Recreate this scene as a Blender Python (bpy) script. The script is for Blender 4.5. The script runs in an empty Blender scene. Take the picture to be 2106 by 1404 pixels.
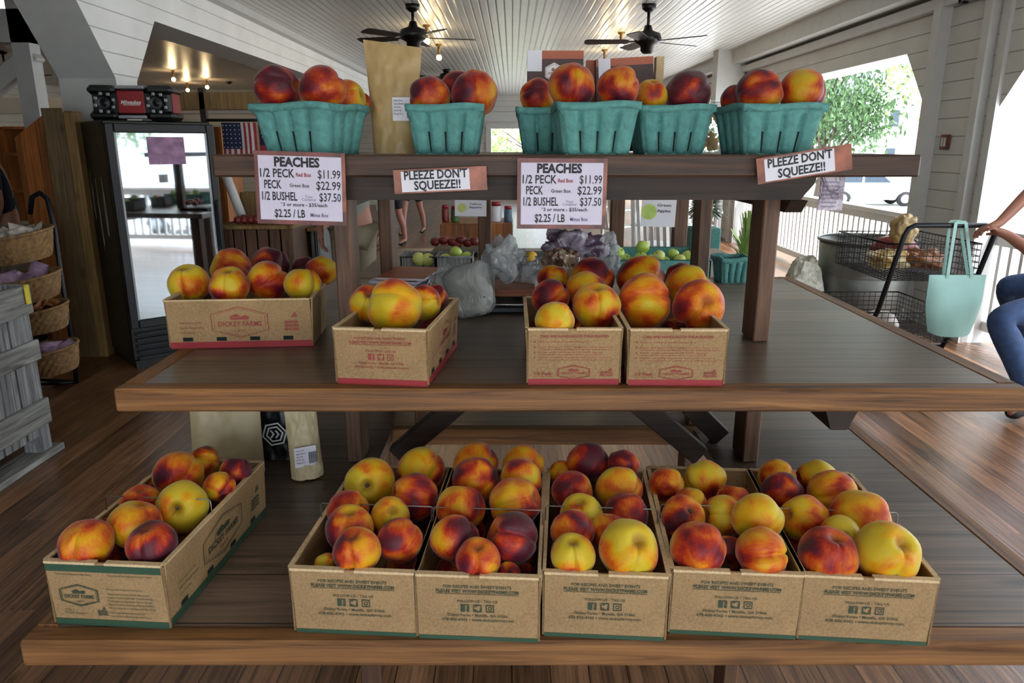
import bpy, math, random
from math import sin, cos, tan, pi, radians, sqrt, atan2
from mathutils import Vector, Matrix, Euler, noise

# ------------------------------------------------------------------ camera
SC = bpy.context.scene
COL = SC.collection
F = 1520.0; TH = radians(14.8); H = 1.52
cam_d = bpy.data.cameras.new('camera'); cam = bpy.data.objects.new('camera', cam_d); COL.objects.link(cam)
cam.location = (0, 0, H); cam.rotation_euler = (pi/2 - TH, 0, 0)
cam_d.sensor_width = 36; cam_d.lens = F/2106*36; cam_d.clip_end = 400; cam_d.clip_start = .05
SC.camera = cam
SC.view_settings.view_transform = 'Standard'; SC.view_settings.look = 'None'
SC.view_settings.gamma = 1; SC.view_settings.exposure = 0.62
SC.view_settings.use_curve_mapping = False
# ------------------------------------------------------------------ daylight
wd = bpy.data.worlds.new('sky'); SC.world = wd; wd.use_nodes = True
wn = wd.node_tree.nodes; wl = wd.node_tree.links
sky = wn.new('ShaderNodeTexSky'); sky.sky_type = 'NISHITA'; sky.sun_disc = False
sky.sun_elevation = radians(52); sky.sun_rotation = radians(120); sky.air_density = 1.2; sky.dust_density = 3.0
mixw = wn.new('ShaderNodeMixRGB'); mixw.inputs[0].default_value = .6; mixw.inputs[2].default_value = (8.5, 9.4, 10.6, 1)
wl.new(sky.outputs[0], mixw.inputs[1]); wl.new(mixw.outputs[0], wn['Background'].inputs[0])
wn['Background'].inputs[1].default_value = .52
sd = bpy.data.lights.new('sun', 'SUN'); sd.energy = 5.0; sd.angle = radians(1.2); sd.color = (1, .95, .86)
sun = bpy.data.objects.new('sun', sd); COL.objects.link(sun)
sun.rotation_euler = Vector((-.35, .45, -1.0)).to_track_quat('-Z', 'Y').to_euler()

# ------------------------------------------------------------------ picture -> place
def ray(u, v):
    x = (u-1053)/F; y = -(v-702)/F
    return Vector((x, cos(TH)+y*sin(TH), -sin(TH)+y*cos(TH)))   # scaled so optical depth = 1
def onY(u, v, Y):
    d = ray(u, v); t = Y/d.y; return Vector((0, 0, H))+d*t
def onZ(u, v, z):
    d = ray(u, v); t = (z-H)/d.z; return Vector((0, 0, H))+d*t
def onX(u, v, X):
    d = ray(u, v); t = X/d.x; return Vector((0, 0, H))+d*t

# ------------------------------------------------------------------ mesh helpers
class MB:
    def __init__(s): s.v = []; s.f = []; s.m = []; s.smooth = []
    def add(s, vs, fs, mi=0, M=None, sm=False):
        b = len(s.v)
        for p in vs:
            p = Vector(p); s.v.append(M @ p if M else p)
        for f in fs: s.f.append([b+i for i in f]); s.m.append(mi); s.smooth.append(sm)
        return s
    def box(s, lo, hi, mi=0, M=None, bev=0.0):
        x0, y0, z0 = lo; x1, y1, z1 = hi
        if bev <= 0:
            vs = [(x0,y0,z0),(x1,y0,z0),(x1,y1,z0),(x0,y1,z0),(x0,y0,z1),(x1,y0,z1),(x1,y1,z1),(x0,y1,z1)]
            fs = [(0,3,2,1),(4,5,6,7),(0,1,5,4),(1,2,6,5),(2,3,7,6),(3,0,4,7)]
            return s.add(vs, fs, mi, M)
        b = min(bev, (x1-x0)*.45, (y1-y0)*.45, (z1-z0)*.45)
        vs = []; idx = {}
        for i, (X, xi) in enumerate(((x0, 1), (x1, -1))):
            for j, (Y, yi) in enumerate(((y0, 1), (y1, -1))):
                for k, (Z, zi) in enumerate(((z0, 1), (z1, -1))):
                    for a in range(3):
                        p = [X, Y, Z]
                        for c, sg in enumerate((xi, yi, zi)):
                            if c != a: p[c] += sg*b
                        idx[i, j, k, a] = len(vs); vs.append(p)
        fs = []
        I = idx
        fs.append([I[0,0,0,0],I[0,0,1,0],I[0,1,1,0],I[0,1,0,0]]); fs.append([I[1,0,0,0],I[1,1,0,0],I[1,1,1,0],I[1,0,1,0]])
        fs.append([I[0,0,0,1],I[1,0,0,1],I[1,0,1,1],I[0,0,1,1]]); fs.append([I[0,1,0,1],I[0,1,1,1],I[1,1,1,1],I[1,1,0,1]])
        fs.append([I[0,0,0,2],I[0,1,0,2],I[1,1,0,2],I[1,0,0,2]]); fs.append([I[0,0,1,2],I[1,0,1,2],I[1,1,1,2],I[0,1,1,2]])
        for i in (0, 1):
            for j in (0, 1): fs.append([I[i,j,0,0],I[i,j,0,1],I[i,j,1,1],I[i,j,1,0]])
            for k in (0, 1): fs.append([I[i,0,k,0],I[i,0,k,2],I[i,1,k,2],I[i,1,k,0]])
        for j in (0, 1):
            for k in (0, 1): fs.append([I[0,j,k,1],I[0,j,k,2],I[1,j,k,2],I[1,j,k,1]])
        for i in (0, 1):
            for j in (0, 1):
                for k in (0, 1): fs.append([I[i,j,k,0],I[i,j,k,1],I[i,j,k,2]])
        return s.add(vs, fs, mi, M)
    def beam(s, a, b, w, h, mi=0, up=(0,0,1), bev=0.002):
        a = Vector(a); b = Vector(b); d = b-a; L = d.length; d.normalize()
        u = Vector(up); x = d.cross(u)
        if x.length < 1e-4: x = d.cross(Vector((1,0,0)))
        x.normalize(); u = x.cross(d)
        M = Matrix((x, d, u)).transposed().to_4x4(); M.translation = a
        return s.box((-w/2, 0, -h/2), (w/2, L, h/2), mi, M, bev)
    def tube(s, pts, r, n=8, mi=0, closed=False, cap=True):
        pts = [Vector(p) for p in pts]; N = len(pts)
        rs = r if isinstance(r, (list, tuple)) else [r]*N
        rings = []; prev = None
        for i, p in enumerate(pts):
            if closed: t = pts[(i+1) % N]-pts[i-1]
            else: t = pts[min(i+1, N-1)]-pts[max(i-1, 0)]
            t.normalize()
            if prev is None:
                a = Vector((0,0,1)) if abs(t.z) < .9 else Vector((1,0,0)); x = t.cross(a).normalized()
            else:
                x = prev - t*prev.dot(t)
                x = x.normalized() if x.length > 1e-5 else t.orthogonal().normalized()
            prev = x; y = t.cross(x)
            rings.append([p+(x*cos(2*pi*k/n)+y*sin(2*pi*k/n))*rs[i] for k in range(n)])
        vs = [q for rg in rings for q in rg]; fs = []
        for i in range(N if closed else N-1):
            j = (i+1) % N
            for k in range(n):
                fs.append((i*n+k, i*n+(k+1) % n, j*n+(k+1) % n, j*n+k))
        if not closed and cap: fs.append(tuple(range(n))[::-1]); fs.append(tuple((N-1)*n+k for k in range(n)))
        return s.add(vs, fs, mi, None, True)
    def lathe(s, prof, n=24, mi=0, M=None, sm=True, close=False):
        vs = []; fs = []
        for (r, z) in prof:
            for k in range(n): vs.append((r*cos(2*pi*k/n), r*sin(2*pi*k/n), z))
        P = len(prof)
        for i in range(P-1):
            for k in range(n): fs.append((i*n+k, i*n+(k+1) % n, (i+1)*n+(k+1) % n, (i+1)*n+k))
        if prof[0][0] > 1e-5: fs.append(tuple(range(n))[::-1])
        if prof[-1][0] > 1e-5: fs.append(tuple((P-1)*n+k for k in range(n)))
        return s.add(vs, fs, mi, M, sm)
    def prism(s, poly, d, mi=0, M=None, side=None):      # poly in (x,z), extruded along y from 0 to d
        n = len(poly)
        vs = [(x, 0, z) for x, z in poly]+[(x, d, z) for x, z in poly]
        fs = [tuple(range(n)), tuple(range(2*n-1, n-1, -1))]
        for i in range(n): j = (i+1) % n; fs.append((i, i+n, j+n, j))
        if side is None: return s.add(vs, fs, mi, M)
        s.add(vs, fs[:2], mi, M); return s.add(vs, fs[2:], side, M)
    def grid(s, fn, nu, nv, mi=0, M=None, sm=True, thick=0):
        vs = [fn(i/nu, j/nv) for j in range(nv+1) for i in range(nu+1)]
        fs = [(j*(nu+1)+i, j*(nu+1)+i+1, (j+1)*(nu+1)+i+1, (j+1)*(nu+1)+i) for j in range(nv) for i in range(nu)]
        return s.add(vs, fs, mi, M, sm)
    def build(s, name, mat, parent=None, world=True):
        me = bpy.data.meshes.new(name)
        vs = s.v
        if parent is not None and world:
            W_ = parent.matrix_basis.copy(); q_ = parent.parent
            while q_ is not None: W_ = q_.matrix_basis @ W_; q_ = q_.parent
            Mi = W_.inverted(); vs = [Mi @ p for p in vs]
        me.from_pydata([tuple(p) for p in vs], [], s.f); 
        mats = mat if isinstance(mat, (list, tuple)) else [mat]
        for m in mats: me.materials.append(m)
        me.polygons.foreach_set('material_index', s.m); me.polygons.foreach_set('use_smooth', s.smooth)
        me.update()
        o = bpy.data.objects.new(name, me); COL.objects.link(o)
        if parent is not None: o.parent = parent
        return o

def tag(o, label=None, cat=None, group=None, kind=None):
    if label: o['label'] = label
    if cat: o['category'] = cat
    if group: o['group'] = group
    if kind: o['kind'] = kind
    return o
def thing(name, label, cat, loc=(0,0,0), rz=0, group=None):
    o = bpy.data.objects.new(name, None); COL.objects.link(o); o.empty_display_size = .1
    o.matrix_basis = Matrix.Translation(Vector(loc)) @ Matrix.Rotation(rz, 4, 'Z')
    return tag(o, label, cat, group)
def copy_tree(o, loc=None, rz=None, label=None, M=None):
    c = o.copy(); COL.objects.link(c)
    if M is not None: c.matrix_basis = M
    elif loc is not None: c.matrix_basis = Matrix.Translation(Vector(loc)) @ Matrix.Rotation(rz or 0, 4, 'Z')
    if label: c['label'] = label
    def rec(src, dst):
        for ch in list(src.children):
            k = ch.copy(); COL.objects.link(k); k.parent = dst; rec(ch, k)
    rec(o, c)
    return c
def struct(name, mb, mat, label=None):
    o = mb.build(name, mat); o['kind'] = 'structure'
    if label: o['label'] = label
    return o

# text and print ----------------------------------------------------
_dg = None
_tc = {}
def glyphs(body, bold=0.0):
    key = (body, bold)
    if key in _tc: return _tc[key]
    cu = bpy.data.curves.new('t', 'FONT'); cu.body = body; cu.size = 1; cu.offset = bold; cu.resolution_u = 2
    cu.align_x = 'LEFT'
    ob = bpy.data.objects.new('t', cu); COL.objects.link(ob)
    dg = bpy.context.evaluated_depsgraph_get(); dg.update()
    me = bpy.data.meshes.new_from_object(ob.evaluated_get(dg))
    vs = [tuple(v.co) for v in me.vertices]; fs = [tuple(p.vertices) for p in me.polygons]
    bpy.data.objects.remove(ob); bpy.data.curves.remove(cu); bpy.data.meshes.remove(me)
    xs = [v[0] for v in vs] or [0]
    _tc[key] = (vs, fs, min(xs), max(xs)); return _tc[key]
def text(mb, body, x, y, size, w=None, align='C', bold=0.0, mi=0, M=None, shear=0.0):
    """lettering in the XY plane; cap height about 0.7*size; w forces the width"""
    vs, fs, a, b = glyphs(body, bold)
    sx = size if w is None else w/(b-a)
    W = (b-a)*sx
    x0 = x-W/2 if align == 'C' else (x if align == 'L' else x-W)
    mb.add([(x0+(p[0]-a)*sx+p[1]*size*shear, y+p[1]*size, 0) for p in vs], fs, mi, M)
def rect(mb, x0, y0, x1, y1, mi=0, M=None, z=0):
    mb.add([(x0,y0,z),(x1,y0,z),(x1,y1,z),(x0,y1,z)], [(0,1,2,3)], mi, M)
def ringpoly(mb, pts, t, mi=0, M=None, z=0):
    n = len(pts); cx = sum(p[0] for p in pts)/n; cy = sum(p[1] for p in pts)/n
    inn = []
    for p in pts:
        d = Vector((p[0]-cx, p[1]-cy)); L = d.length; d *= (L-t)/L; inn.append((cx+d.x, cy+d.y))
    vs = [(p[0], p[1], z) for p in pts]+[(p[0], p[1], z) for p in inn]
    mb.add(vs, [(i, (i+1) % n, n+(i+1) % n, n+i) for i in range(n)], mi, M)
def disc(mb, x, y, r, n=16, mi=0, M=None, z=0):
    mb.add([(x+r*cos(2*pi*k/n), y+r*sin(2*pi*k/n), z) for k in range(n)], [tuple(range(n))], mi, M)

# ------------------------------------------------------------------ materials
def new_mat(name):
    m = bpy.data.materials.new(name); m.use_nodes = True
    nt = m.node_tree; return m, nt, nt.nodes, nt.links, nt.nodes['Principled BSDF']
def lin(c): return tuple(((x/12.92) if x <= .04045 else ((x+.055)/1.055)**2.4) for x in c)
def hx(s): return lin(tuple(int(s[i:i+2], 16)/255 for i in (0, 2, 4)))
def plain(name, col, rough=.6, metal=0, var=.12, scale=8, bump=.0, spec=.5, emit=None, es=0, trans=0, sheen=0, alpha=1, ior=None, coat=0):
    m, nt, N, L, b = new_mat(name)
    if isinstance(col, str): col = hx(col)
    tc = N.new('ShaderNodeTexCoord'); nz = N.new('ShaderNodeTexNoise'); nz.inputs['Scale'].default_value = scale; nz.inputs['Detail'].default_value = 5
    L.new(tc.outputs['Object'], nz.inputs['Vector'])
    cr = N.new('ShaderNodeValToRGB'); cr.color_ramp.elements[0].position = .3; cr.color_ramp.elements[1].position = .7
    cr.color_ramp.elements[0].color = tuple(c*(1-var) for c in col)+(1,); cr.color_ramp.elements[1].color = tuple(min(1, c*(1+var)) for c in col)+(1,)
    L.new(nz.outputs[0], cr.inputs[0]); L.new(cr.outputs[0], b.inputs['Base Color'])
    b.inputs['Roughness'].default_value = rough; b.inputs['Metallic'].default_value = metal
    b.inputs['Specular IOR Level'].default_value = spec
    if emit: b.inputs['Emission Color'].default_value = tuple(emit)+(1,); b.inputs['Emission Strength'].default_value = es
    b.inputs['Transmission Weight'].default_value = trans; b.inputs['Sheen Weight'].default_value = sheen; b.inputs['Alpha'].default_value = alpha
    b.inputs['Coat Weight'].default_value = coat
    if ior: b.inputs['IOR'].default_value = ior
    if bump:
        bp = N.new('ShaderNodeBump'); bp.inputs['Strength'].default_value = bump; bp.inputs['Distance'].default_value = .01
        L.new(nz.outputs[0], bp.inputs['Height']); L.new(bp.outputs[0], b.inputs['Normal'])
    return m
def wood(name, c1, c2, axis=0, rough=.5, plank=0, pax=1, bump=.25, grain=1.0, knots=True, gap='1a120c', spec=.4, plen=0, c3=None):
    """wood grain along AXIS; plank = board width, laid out along axis pax"""
    m, nt, N, L, b = new_mat(name)
    c1 = hx(c1); c2 = hx(c2)
    tc = N.new('ShaderNodeTexCoord'); sep = N.new('ShaderNodeSeparateXYZ'); L.new(tc.outputs['Object'], sep.inputs[0])
    mp = N.new('ShaderNodeMapping'); sc = [34*grain]*3; sc[axis] = 1.3*grain; mp.inputs['Scale'].default_value = sc
    vec = tc.outputs['Object']
    rnd = None
    if plank:
        dv = N.new('ShaderNodeMath'); dv.operation = 'DIVIDE'; dv.inputs[1].default_value = plank; L.new(sep.outputs[pax], dv.inputs[0])
        fl = N.new('ShaderNodeMath'); fl.operation = 'FLOOR'; L.new(dv.outputs[0], fl.inputs[0])
        wn_ = N.new('ShaderNodeTexWhiteNoise'); wn_.noise_dimensions = '2D' if plen else '1D'
        if plen:
            w1 = N.new('ShaderNodeTexWhiteNoise'); w1.noise_dimensions = '1D'; L.new(fl.outputs[0], w1.inputs['W'])
            ad = N.new('ShaderNodeMath'); ad.operation = 'MULTIPLY_ADD'; ad.inputs[1].default_value = 1/plen
            L.new(sep.outputs[axis], ad.inputs[0]); L.new(w1.outputs['Value'], ad.inputs[2])
            f2 = N.new('ShaderNodeMath'); f2.operation = 'FLOOR'; L.new(ad.outputs[0], f2.inputs[0])
            cb = N.new('ShaderNodeCombineXYZ'); L.new(fl.outputs[0], cb.inputs[0]); L.new(f2.outputs[0], cb.inputs[1]); L.new(cb.outputs[0], wn_.inputs['Vector'])
        else: L.new(fl.outputs[0], wn_.inputs['W'])
        rnd = wn_.outputs['Value']
        sc2 = N.new('ShaderNodeVectorMath'); sc2.operation = 'SCALE'; sc2.inputs[0].default_value = (7.3, 5.1, 9.7); L.new(rnd, sc2.inputs['Scale'])
        av = N.new('ShaderNodeVectorMath'); av.operation = 'ADD'; L.new(tc.outputs['Object'], av.inputs[0]); L.new(sc2.outputs[0], av.inputs[1]); vec = av.outputs[0]
    L.new(vec, mp.inputs[0])
    nz = N.new('ShaderNodeTexNoise'); nz.inputs['Scale'].default_value = 1.6; nz.inputs['Detail'].default_value = 8; nz.inputs['Roughness'].default_value = .62; nz.inputs['Distortion'].default_value = 1.1
    L.new(mp.outputs[0], nz.inputs['Vector'])
    cr = N.new('ShaderNodeValToRGB'); e = cr.color_ramp.elements; e[0].position = .32; e[1].position = .68; e[0].color = c1+(1,); e[1].color = c2+(1,)
    L.new(nz.outputs[0], cr.inputs[0]); colo = cr.outputs[0]
    n2 = N.new('ShaderNodeTexNoise'); n2.inputs['Scale'].default_value = 2.3; n2.inputs['Detail'].default_value = 3; L.new(vec, n2.inputs['Vector'])
    mx = N.new('ShaderNodeMixRGB'); mx.blend_type = 'MULTIPLY'; mx.inputs[0].default_value = .5; L.new(colo, mx.inputs[1])
    g = N.new('ShaderNodeMapRange'); g.inputs[1].default_value = .3; g.inputs[2].default_value = .7; g.inputs[3].default_value = .55; g.inputs[4].default_value = 1.35
    L.new(n2.outputs[0], g.inputs[0]); L.new(g.outputs[0], mx.inputs[2]); colo = mx.outputs[0]
    if knots:
        mk = N.new('ShaderNodeMapping'); s3 = [7]*3; s3[axis] = 2.4; mk.inputs['Scale'].default_value = s3; L.new(vec, mk.inputs[0])
        vo = N.new('ShaderNodeTexVoronoi'); vo.inputs['Scale'].default_value = 1; L.new(mk.outputs[0], vo.inputs['Vector'])
        kr = N.new('ShaderNodeMapRange'); kr.inputs[1].default_value = .05; kr.inputs[2].default_value = .16; kr.inputs[3].default_value = .3; kr.inputs[4].default_value = 1
        L.new(vo.outputs[0], kr.inputs[0]); mk2 = N.new('ShaderNodeMixRGB'); mk2.blend_type = 'MULTIPLY'; mk2.inputs[0].default_value = .8
        L.new(colo, mk2.inputs[1]); L.new(kr.outputs[0], mk2.inputs[2]); colo = mk2.outputs[0]
    h = nz.outputs[0]
    if plank:
        rm = N.new('ShaderNodeMapRange'); rm.inputs[3].default_value = .62; rm.inputs[4].default_value = 1.3; L.new(rnd, rm.inputs[0])
        m3 = N.new('ShaderNodeMixRGB'); m3.blend_type = 'MULTIPLY'; m3.inputs[0].default_value = 1; L.new(colo, m3.inputs[1]); L.new(rm.outputs[0], m3.inputs[2]); colo = m3.outputs[0]
        fr = N.new('ShaderNodeMath'); fr.operation = 'FRACT'; L.new(dv.outputs[0], fr.inputs[0])
        pp = N.new('ShaderNodeMath'); pp.operation = 'PINGPONG'; pp.inputs[1].default_value = .5; L.new(dv.outputs[0], pp.inputs[0])
        lt = N.new('ShaderNodeMath'); lt.operation = 'LESS_THAN'; lt.inputs[1].default_value = .0016/plank; L.new(pp.outputs[0], lt.inputs[0])
        m4 = N.new('ShaderNodeMixRGB'); m4.inputs[2].default_value = hx(gap)+(1,); L.new(lt.outputs[0], m4.inputs[0]); L.new(colo, m4.inputs[1]); colo = m4.outputs[0]
    L.new(colo, b.inputs['Base Color'])
    b.inputs['Roughness'].default_value = rough; b.inputs['Specular IOR Level'].default_value = spec
    bp = N.new('ShaderNodeBump'); bp.inputs['Strength'].default_value = bump; bp.inputs['Distance'].default_value = .004
    L.new(h, bp.inputs['Height']); L.new(bp.outputs[0], b.inputs['Normal'])
    return m
def boards(name, col, pitch, pax, groove=.012, rough=.5, dark=.35, var=.05, depth=1.0, spec=.5):
    """painted boarding with grooves every PITCH along axis pax (shiplap, beadboard)"""
    m, nt, N, L, b = new_mat(name); col = hx(col)
    tc = N.new('ShaderNodeTexCoord'); sep = N.new('ShaderNodeSeparateXYZ'); L.new(tc.outputs['Object'], sep.inputs[0])
    dv = N.new('ShaderNodeMath'); dv.operation = 'DIVIDE'; dv.inputs[1].default_value = pitch; L.new(sep.outputs[pax], dv.inputs[0])
    pp = N.new('ShaderNodeMath'); pp.operation = 'PINGPONG'; pp.inputs[1].default_value = .5; L.new(dv.outputs[0], pp.inputs[0])
    mr = N.new('ShaderNodeMapRange'); mr.inputs[1].default_value = 0; mr.inputs[2].default_value = groove/pitch; mr.inputs[3].default_value = 0; mr.inputs[4].default_value = 1
    L.new(pp.outputs[0], mr.inputs[0])
    nz = N.new('ShaderNodeTexNoise'); nz.inputs['Scale'].default_value = 3; nz.inputs['Detail'].default_value = 5; L.new(tc.outputs['Object'], nz.inputs['Vector'])
    cr = N.new('ShaderNodeValToRGB'); e = cr.color_ramp.elements; e[0].position = .3; e[1].position = .7
    e[0].color = tuple(c*(1-var) for c in col)+(1,); e[1].color = tuple(min(1, c*(1+var)) for c in col)+(1,); L.new(nz.outputs[0], cr.inputs[0])
    mx = N.new('ShaderNodeMixRGB'); mx.inputs[1].default_value = tuple(c*dark for c in col)+(1,); L.new(mr.outputs[0], mx.inputs[0]); L.new(cr.outputs[0], mx.inputs[2])
    L.new(mx.outputs[0], b.inputs['Base Color']); b.inputs['Roughness'].default_value = rough; b.inputs['Specular IOR Level'].default_value = spec
    bp = N.new('ShaderNodeBump'); bp.inputs['Strength'].default_value = .6; bp.inputs['Distance'].default_value = .006*depth
    L.new(mr.outputs[0], bp.inputs['Height']); L.new(bp.outputs[0], b.inputs['Normal'])
    return m
def peach_mat():
    m, nt, N, L, b = new_mat('peach_skin')
    tc = N.new('ShaderNodeTexCoord'); oi = N.new('ShaderNodeObjectInfo'); sc = N.new('ShaderNodeSeparateColor'); L.new(oi.outputs['Color'], sc.inputs[0])
    off = N.new('ShaderNodeVectorMath'); off.operation = 'SCALE'; off.inputs[0].default_value = (31, 17, 23); L.new(sc.outputs[2], off.inputs['Scale'])
    av = N.new('ShaderNodeVectorMath'); av.operation = 'ADD'; L.new(tc.outputs['Object'], av.inputs[0]); L.new(off.outputs[0], av.inputs[1])
    n1 = N.new('ShaderNodeTexNoise'); n1.inputs['Scale'].default_value = .85; n1.inputs['Detail'].default_value = 1.6; n1.inputs['Roughness'].default_value = .5; n1.inputs['Distortion'].default_value = .25; L.new(av.outputs[0], n1.inputs['Vector'])
    mp = N.new('ShaderNodeMapping'); mp.inputs['Scale'].default_value = (6, 6, 1.6); L.new(av.outputs[0], mp.inputs[0])
    n2 = N.new('ShaderNodeTexNoise'); n2.inputs['Scale'].default_value = 1.6; n2.inputs['Detail'].default_value = 6; L.new(mp.outputs[0], n2.inputs['Vector'])
    n3 = N.new('ShaderNodeTexNoise'); n3.inputs['Scale'].default_value = 22; n3.inputs['Detail'].default_value = 4; L.new(av.outputs[0], n3.inputs['Vector'])
    sep = N.new('ShaderNodeSeparateXYZ'); L.new(tc.outputs['Object'], sep.inputs[0])
    def mad(a, k, c):
        x = N.new('ShaderNodeMath'); x.operation = 'MULTIPLY_ADD'; x.inputs[1].default_value = k
        L.new(a, x.inputs[0])
        if isinstance(c, float): x.inputs[2].default_value = c
        else: L.new(c, x.inputs[2])
        return x.outputs[0]
    t = mad(n1.outputs[0], 2.3, -1.36)
    t = mad(n2.outputs[0], .36, t); t = mad(n3.outputs[0], .16, t)
    t = mad(sep.outputs[0], .12, t); t = mad(sep.outputs[2], -.05, t)
    t = mad(sc.outputs[0], 1.0, t)
    cr = N.new('ShaderNodeValToRGB'); r = cr.color_ramp
    r.elements[0].position = .02; r.elements[0].color = hx('c9b045')+(1,); r.elements[1].position = 1.02 if False else .98; r.elements[1].color = hx('4a1522')+(1,)
    for p, c in ((.20, 'd3a03a'), (.36, 'd08536'), (.50, 'c4602f'), (.66, 'a53a2a'), (.82, '76222a')):
        e = r.elements.new(p); e.color = hx(c)+(1,)
    L.new(t, cr.inputs[0]); colo = cr.outputs[0]
    # green-brown tint round the stem cavity
    v2 = N.new('ShaderNodeVectorMath'); v2.operation = 'DISTANCE'; v2.inputs[1].default_value = (0, 0, .82); L.new(tc.outputs['Object'], v2.inputs[0])
    mr = N.new('ShaderNodeMapRange'); mr.inputs[1].default_value = .10; mr.inputs[2].default_value = .34; mr.inputs[3].default_value = .75; mr.inputs[4].default_value = 0; L.new(v2.outputs['Value'], mr.inputs[0])
    mx = N.new('ShaderNodeMixRGB'); mx.inputs[2].default_value = hx('7a4a16')+(1,); L.new(mr.outputs[0], mx.inputs[0]); L.new(colo, mx.inputs[1]); colo = mx.outputs[0]
    hs = N.new('ShaderNodeHueSaturation'); hs.inputs['Saturation'].default_value = 1.08; L.new(sc.outputs[1], hs.inputs['Value']); L.new(colo, hs.inputs['Color'])
    L.new(hs.outputs[0], b.inputs['Base Color'])
    b.inputs['Roughness'].default_value = .52; b.inputs['Sheen Weight'].default_value = .22; b.inputs['Sheen Roughness'].default_value = .4
    b.inputs['Specular IOR Level'].default_value = .35; b.inputs['Subsurface Weight'].default_value = .08; b.inputs['Subsurface Scale'].default_value = .01
    bp = N.new('ShaderNodeBump'); bp.inputs['Strength'].default_value = .12; bp.inputs['Distance'].default_value = .02
    L.new(n3.outputs[0], bp.inputs['Height']); L.new(bp.outputs[0], b.inputs['Normal'])
    return m
def kraft(name, c='b0916a'):
    m, nt, N, L, b = new_mat(name); c = hx(c)
    tc = N.new('ShaderNodeTexCoord'); nz = N.new('ShaderNodeTexNoise'); nz.inputs['Scale'].default_value = 260; nz.inputs['Detail'].default_value = 3
    n2 = N.new('ShaderNodeTexNoise'); n2.inputs['Scale'].default_value = 9; n2.inputs['Detail'].default_value = 4
    L.new(tc.outputs['Object'], nz.inputs['Vector']); L.new(tc.outputs['Object'], n2.inputs['Vector'])
    ad = N.new('ShaderNodeMath'); ad.inputs[1].default_value = 0; ad.operation = 'ADD'; L.new(nz.outputs[0], ad.inputs[0]); L.new(n2.outputs[0], ad.inputs[1])
    cr = N.new('ShaderNodeValToRGB'); e = cr.color_ramp.elements; e[0].position = .75; e[1].position = 1.25 if False else 1.0
    mr = N.new('ShaderNodeMapRange'); mr.inputs[1].default_value = .7; mr.inputs[2].default_value = 1.3; L.new(ad.outputs[0], mr.inputs[0])
    e[0].position = 0; e[1].position = 1; e[0].color = tuple(x*.72 for x in c)+(1,); e[1].color = tuple(min(1, x*1.22) for x in c)+(1,)
    L.new(mr.outputs[0], cr.inputs[0]); L.new(cr.outputs[0], b.inputs['Base Color']); b.inputs['Roughness'].default_value = .8; b.inputs['Specular IOR Level'].default_value = .2
    return m

M_ = {}
M_['top_wood'] = wood('dark_stained_board', '4a3c31', '7d6857', 0, .36, plank=.142, pax=1, bump=.12, spec=.75)
M_['edge_wood'] = wood('warm_edge_board', '482b12', '8f6338', 0, .55, bump=.3)
M_['end_wood'] = wood('warm_end_board', '482b12', '8f6338', 1, .55, bump=.3)
M_['post_wood'] = wood('post_wood', '382519', '70503a', 2, .55, bump=.3)
M_['dark_beam'] = wood('dark_beam', '1e1510', '3a2a20', 0, .6, bump=.3)
M_['top_beam'] = wood('top_beam', '2a1b13', '523a2a', 0, .55, bump=.3)
M_['floor'] = wood('floor_boards', '482f1d', '91694a', 1, .28, plank=.115, pax=0, bump=.22, grain=.9, gap='120b06', spec=.5, plen=2.3)
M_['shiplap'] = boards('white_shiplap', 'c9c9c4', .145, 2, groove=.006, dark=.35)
M_['shiplap_lit'] = boards('white_shiplap_lit', 'f0f1ef', .145, 2, groove=.005, dark=.45)  # brighter shiplap copy: daylight on the left wall put into its colour
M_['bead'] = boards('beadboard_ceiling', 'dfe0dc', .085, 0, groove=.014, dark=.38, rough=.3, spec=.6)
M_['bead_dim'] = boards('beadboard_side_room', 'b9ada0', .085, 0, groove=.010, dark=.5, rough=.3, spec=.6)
M_['trim'] = plain('trim_paint', 'c4c6c4', .5, var=.04)
M_['white'] = plain('white_paint', 'e2e4e3', .5, var=.03)
M_['kraft'] = kraft('kraft_board', '9a7e5a'); M_['kraft_in'] = kraft('kraft_inside', '7d6546'); M_['kraft_e'] = kraft('kraft_edge', 'c9b08a')
M_['gband'] = plain('green_print', '2b4a37', .6); M_['rband'] = plain('red_print', '93242c', .6)
M_['ink_g'] = plain('dark_green_ink', '32402e', .7); M_['ink_r'] = plain('red_ink', '8f3b34', .7); M_['ink_k'] = plain('black_ink', '15131a', .6)
M_['wire'] = plain('galvanised_wire', '85827a', .35, metal=.8)
M_['peach'] = peach_mat()
M_['teal'] = plain('teal_pulp', '568f8a', .85, var=.16, scale=70, bump=.5)
M_['slot'] = plain('slot_shadow', '0d1413', .9)
M_['kbag'] = plain('gold_kraft_pouch', 'a98f5f', .45, var=.08, scale=5, bump=.3)
M_['kbag2'] = plain('pale_kraft_pouch', 'b7a883', .45, var=.08, scale=5, bump=.3)
M_['paper'] = plain('label_paper', 'd9d8e2', .6, var=.03)
M_['lav'] = plain('lavender_sign_paper', 'c9c3d6', .5, var=.05, scale=12)
M_['border'] = plain('peach_photo_border', '6d3a34', .45, var=.7, scale=16)
M_['border2'] = plain('peach_photo_strip', '8a4f3a', .45, var=.55, scale=22)
M_['black'] = plain('black_plastic', '0c0d10', .4); M_['blackm'] = plain('black_metal', '101319', .38, metal=.3)
M_['fanblack'] = plain('fan_black', '07080a', .35)
M_['bulb'] = plain('warm_bulb', 'fff0c8', .4, emit=(1, .78, .42), es=28)
M_['brass'] = plain('brass_socket', '9a7a45', .35, metal=.8)
M_['red'] = plain('radio_red', '8c1620', .4); M_['silver'] = plain('silver_plastic', '9a9da2', .35, metal=.4)
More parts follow.
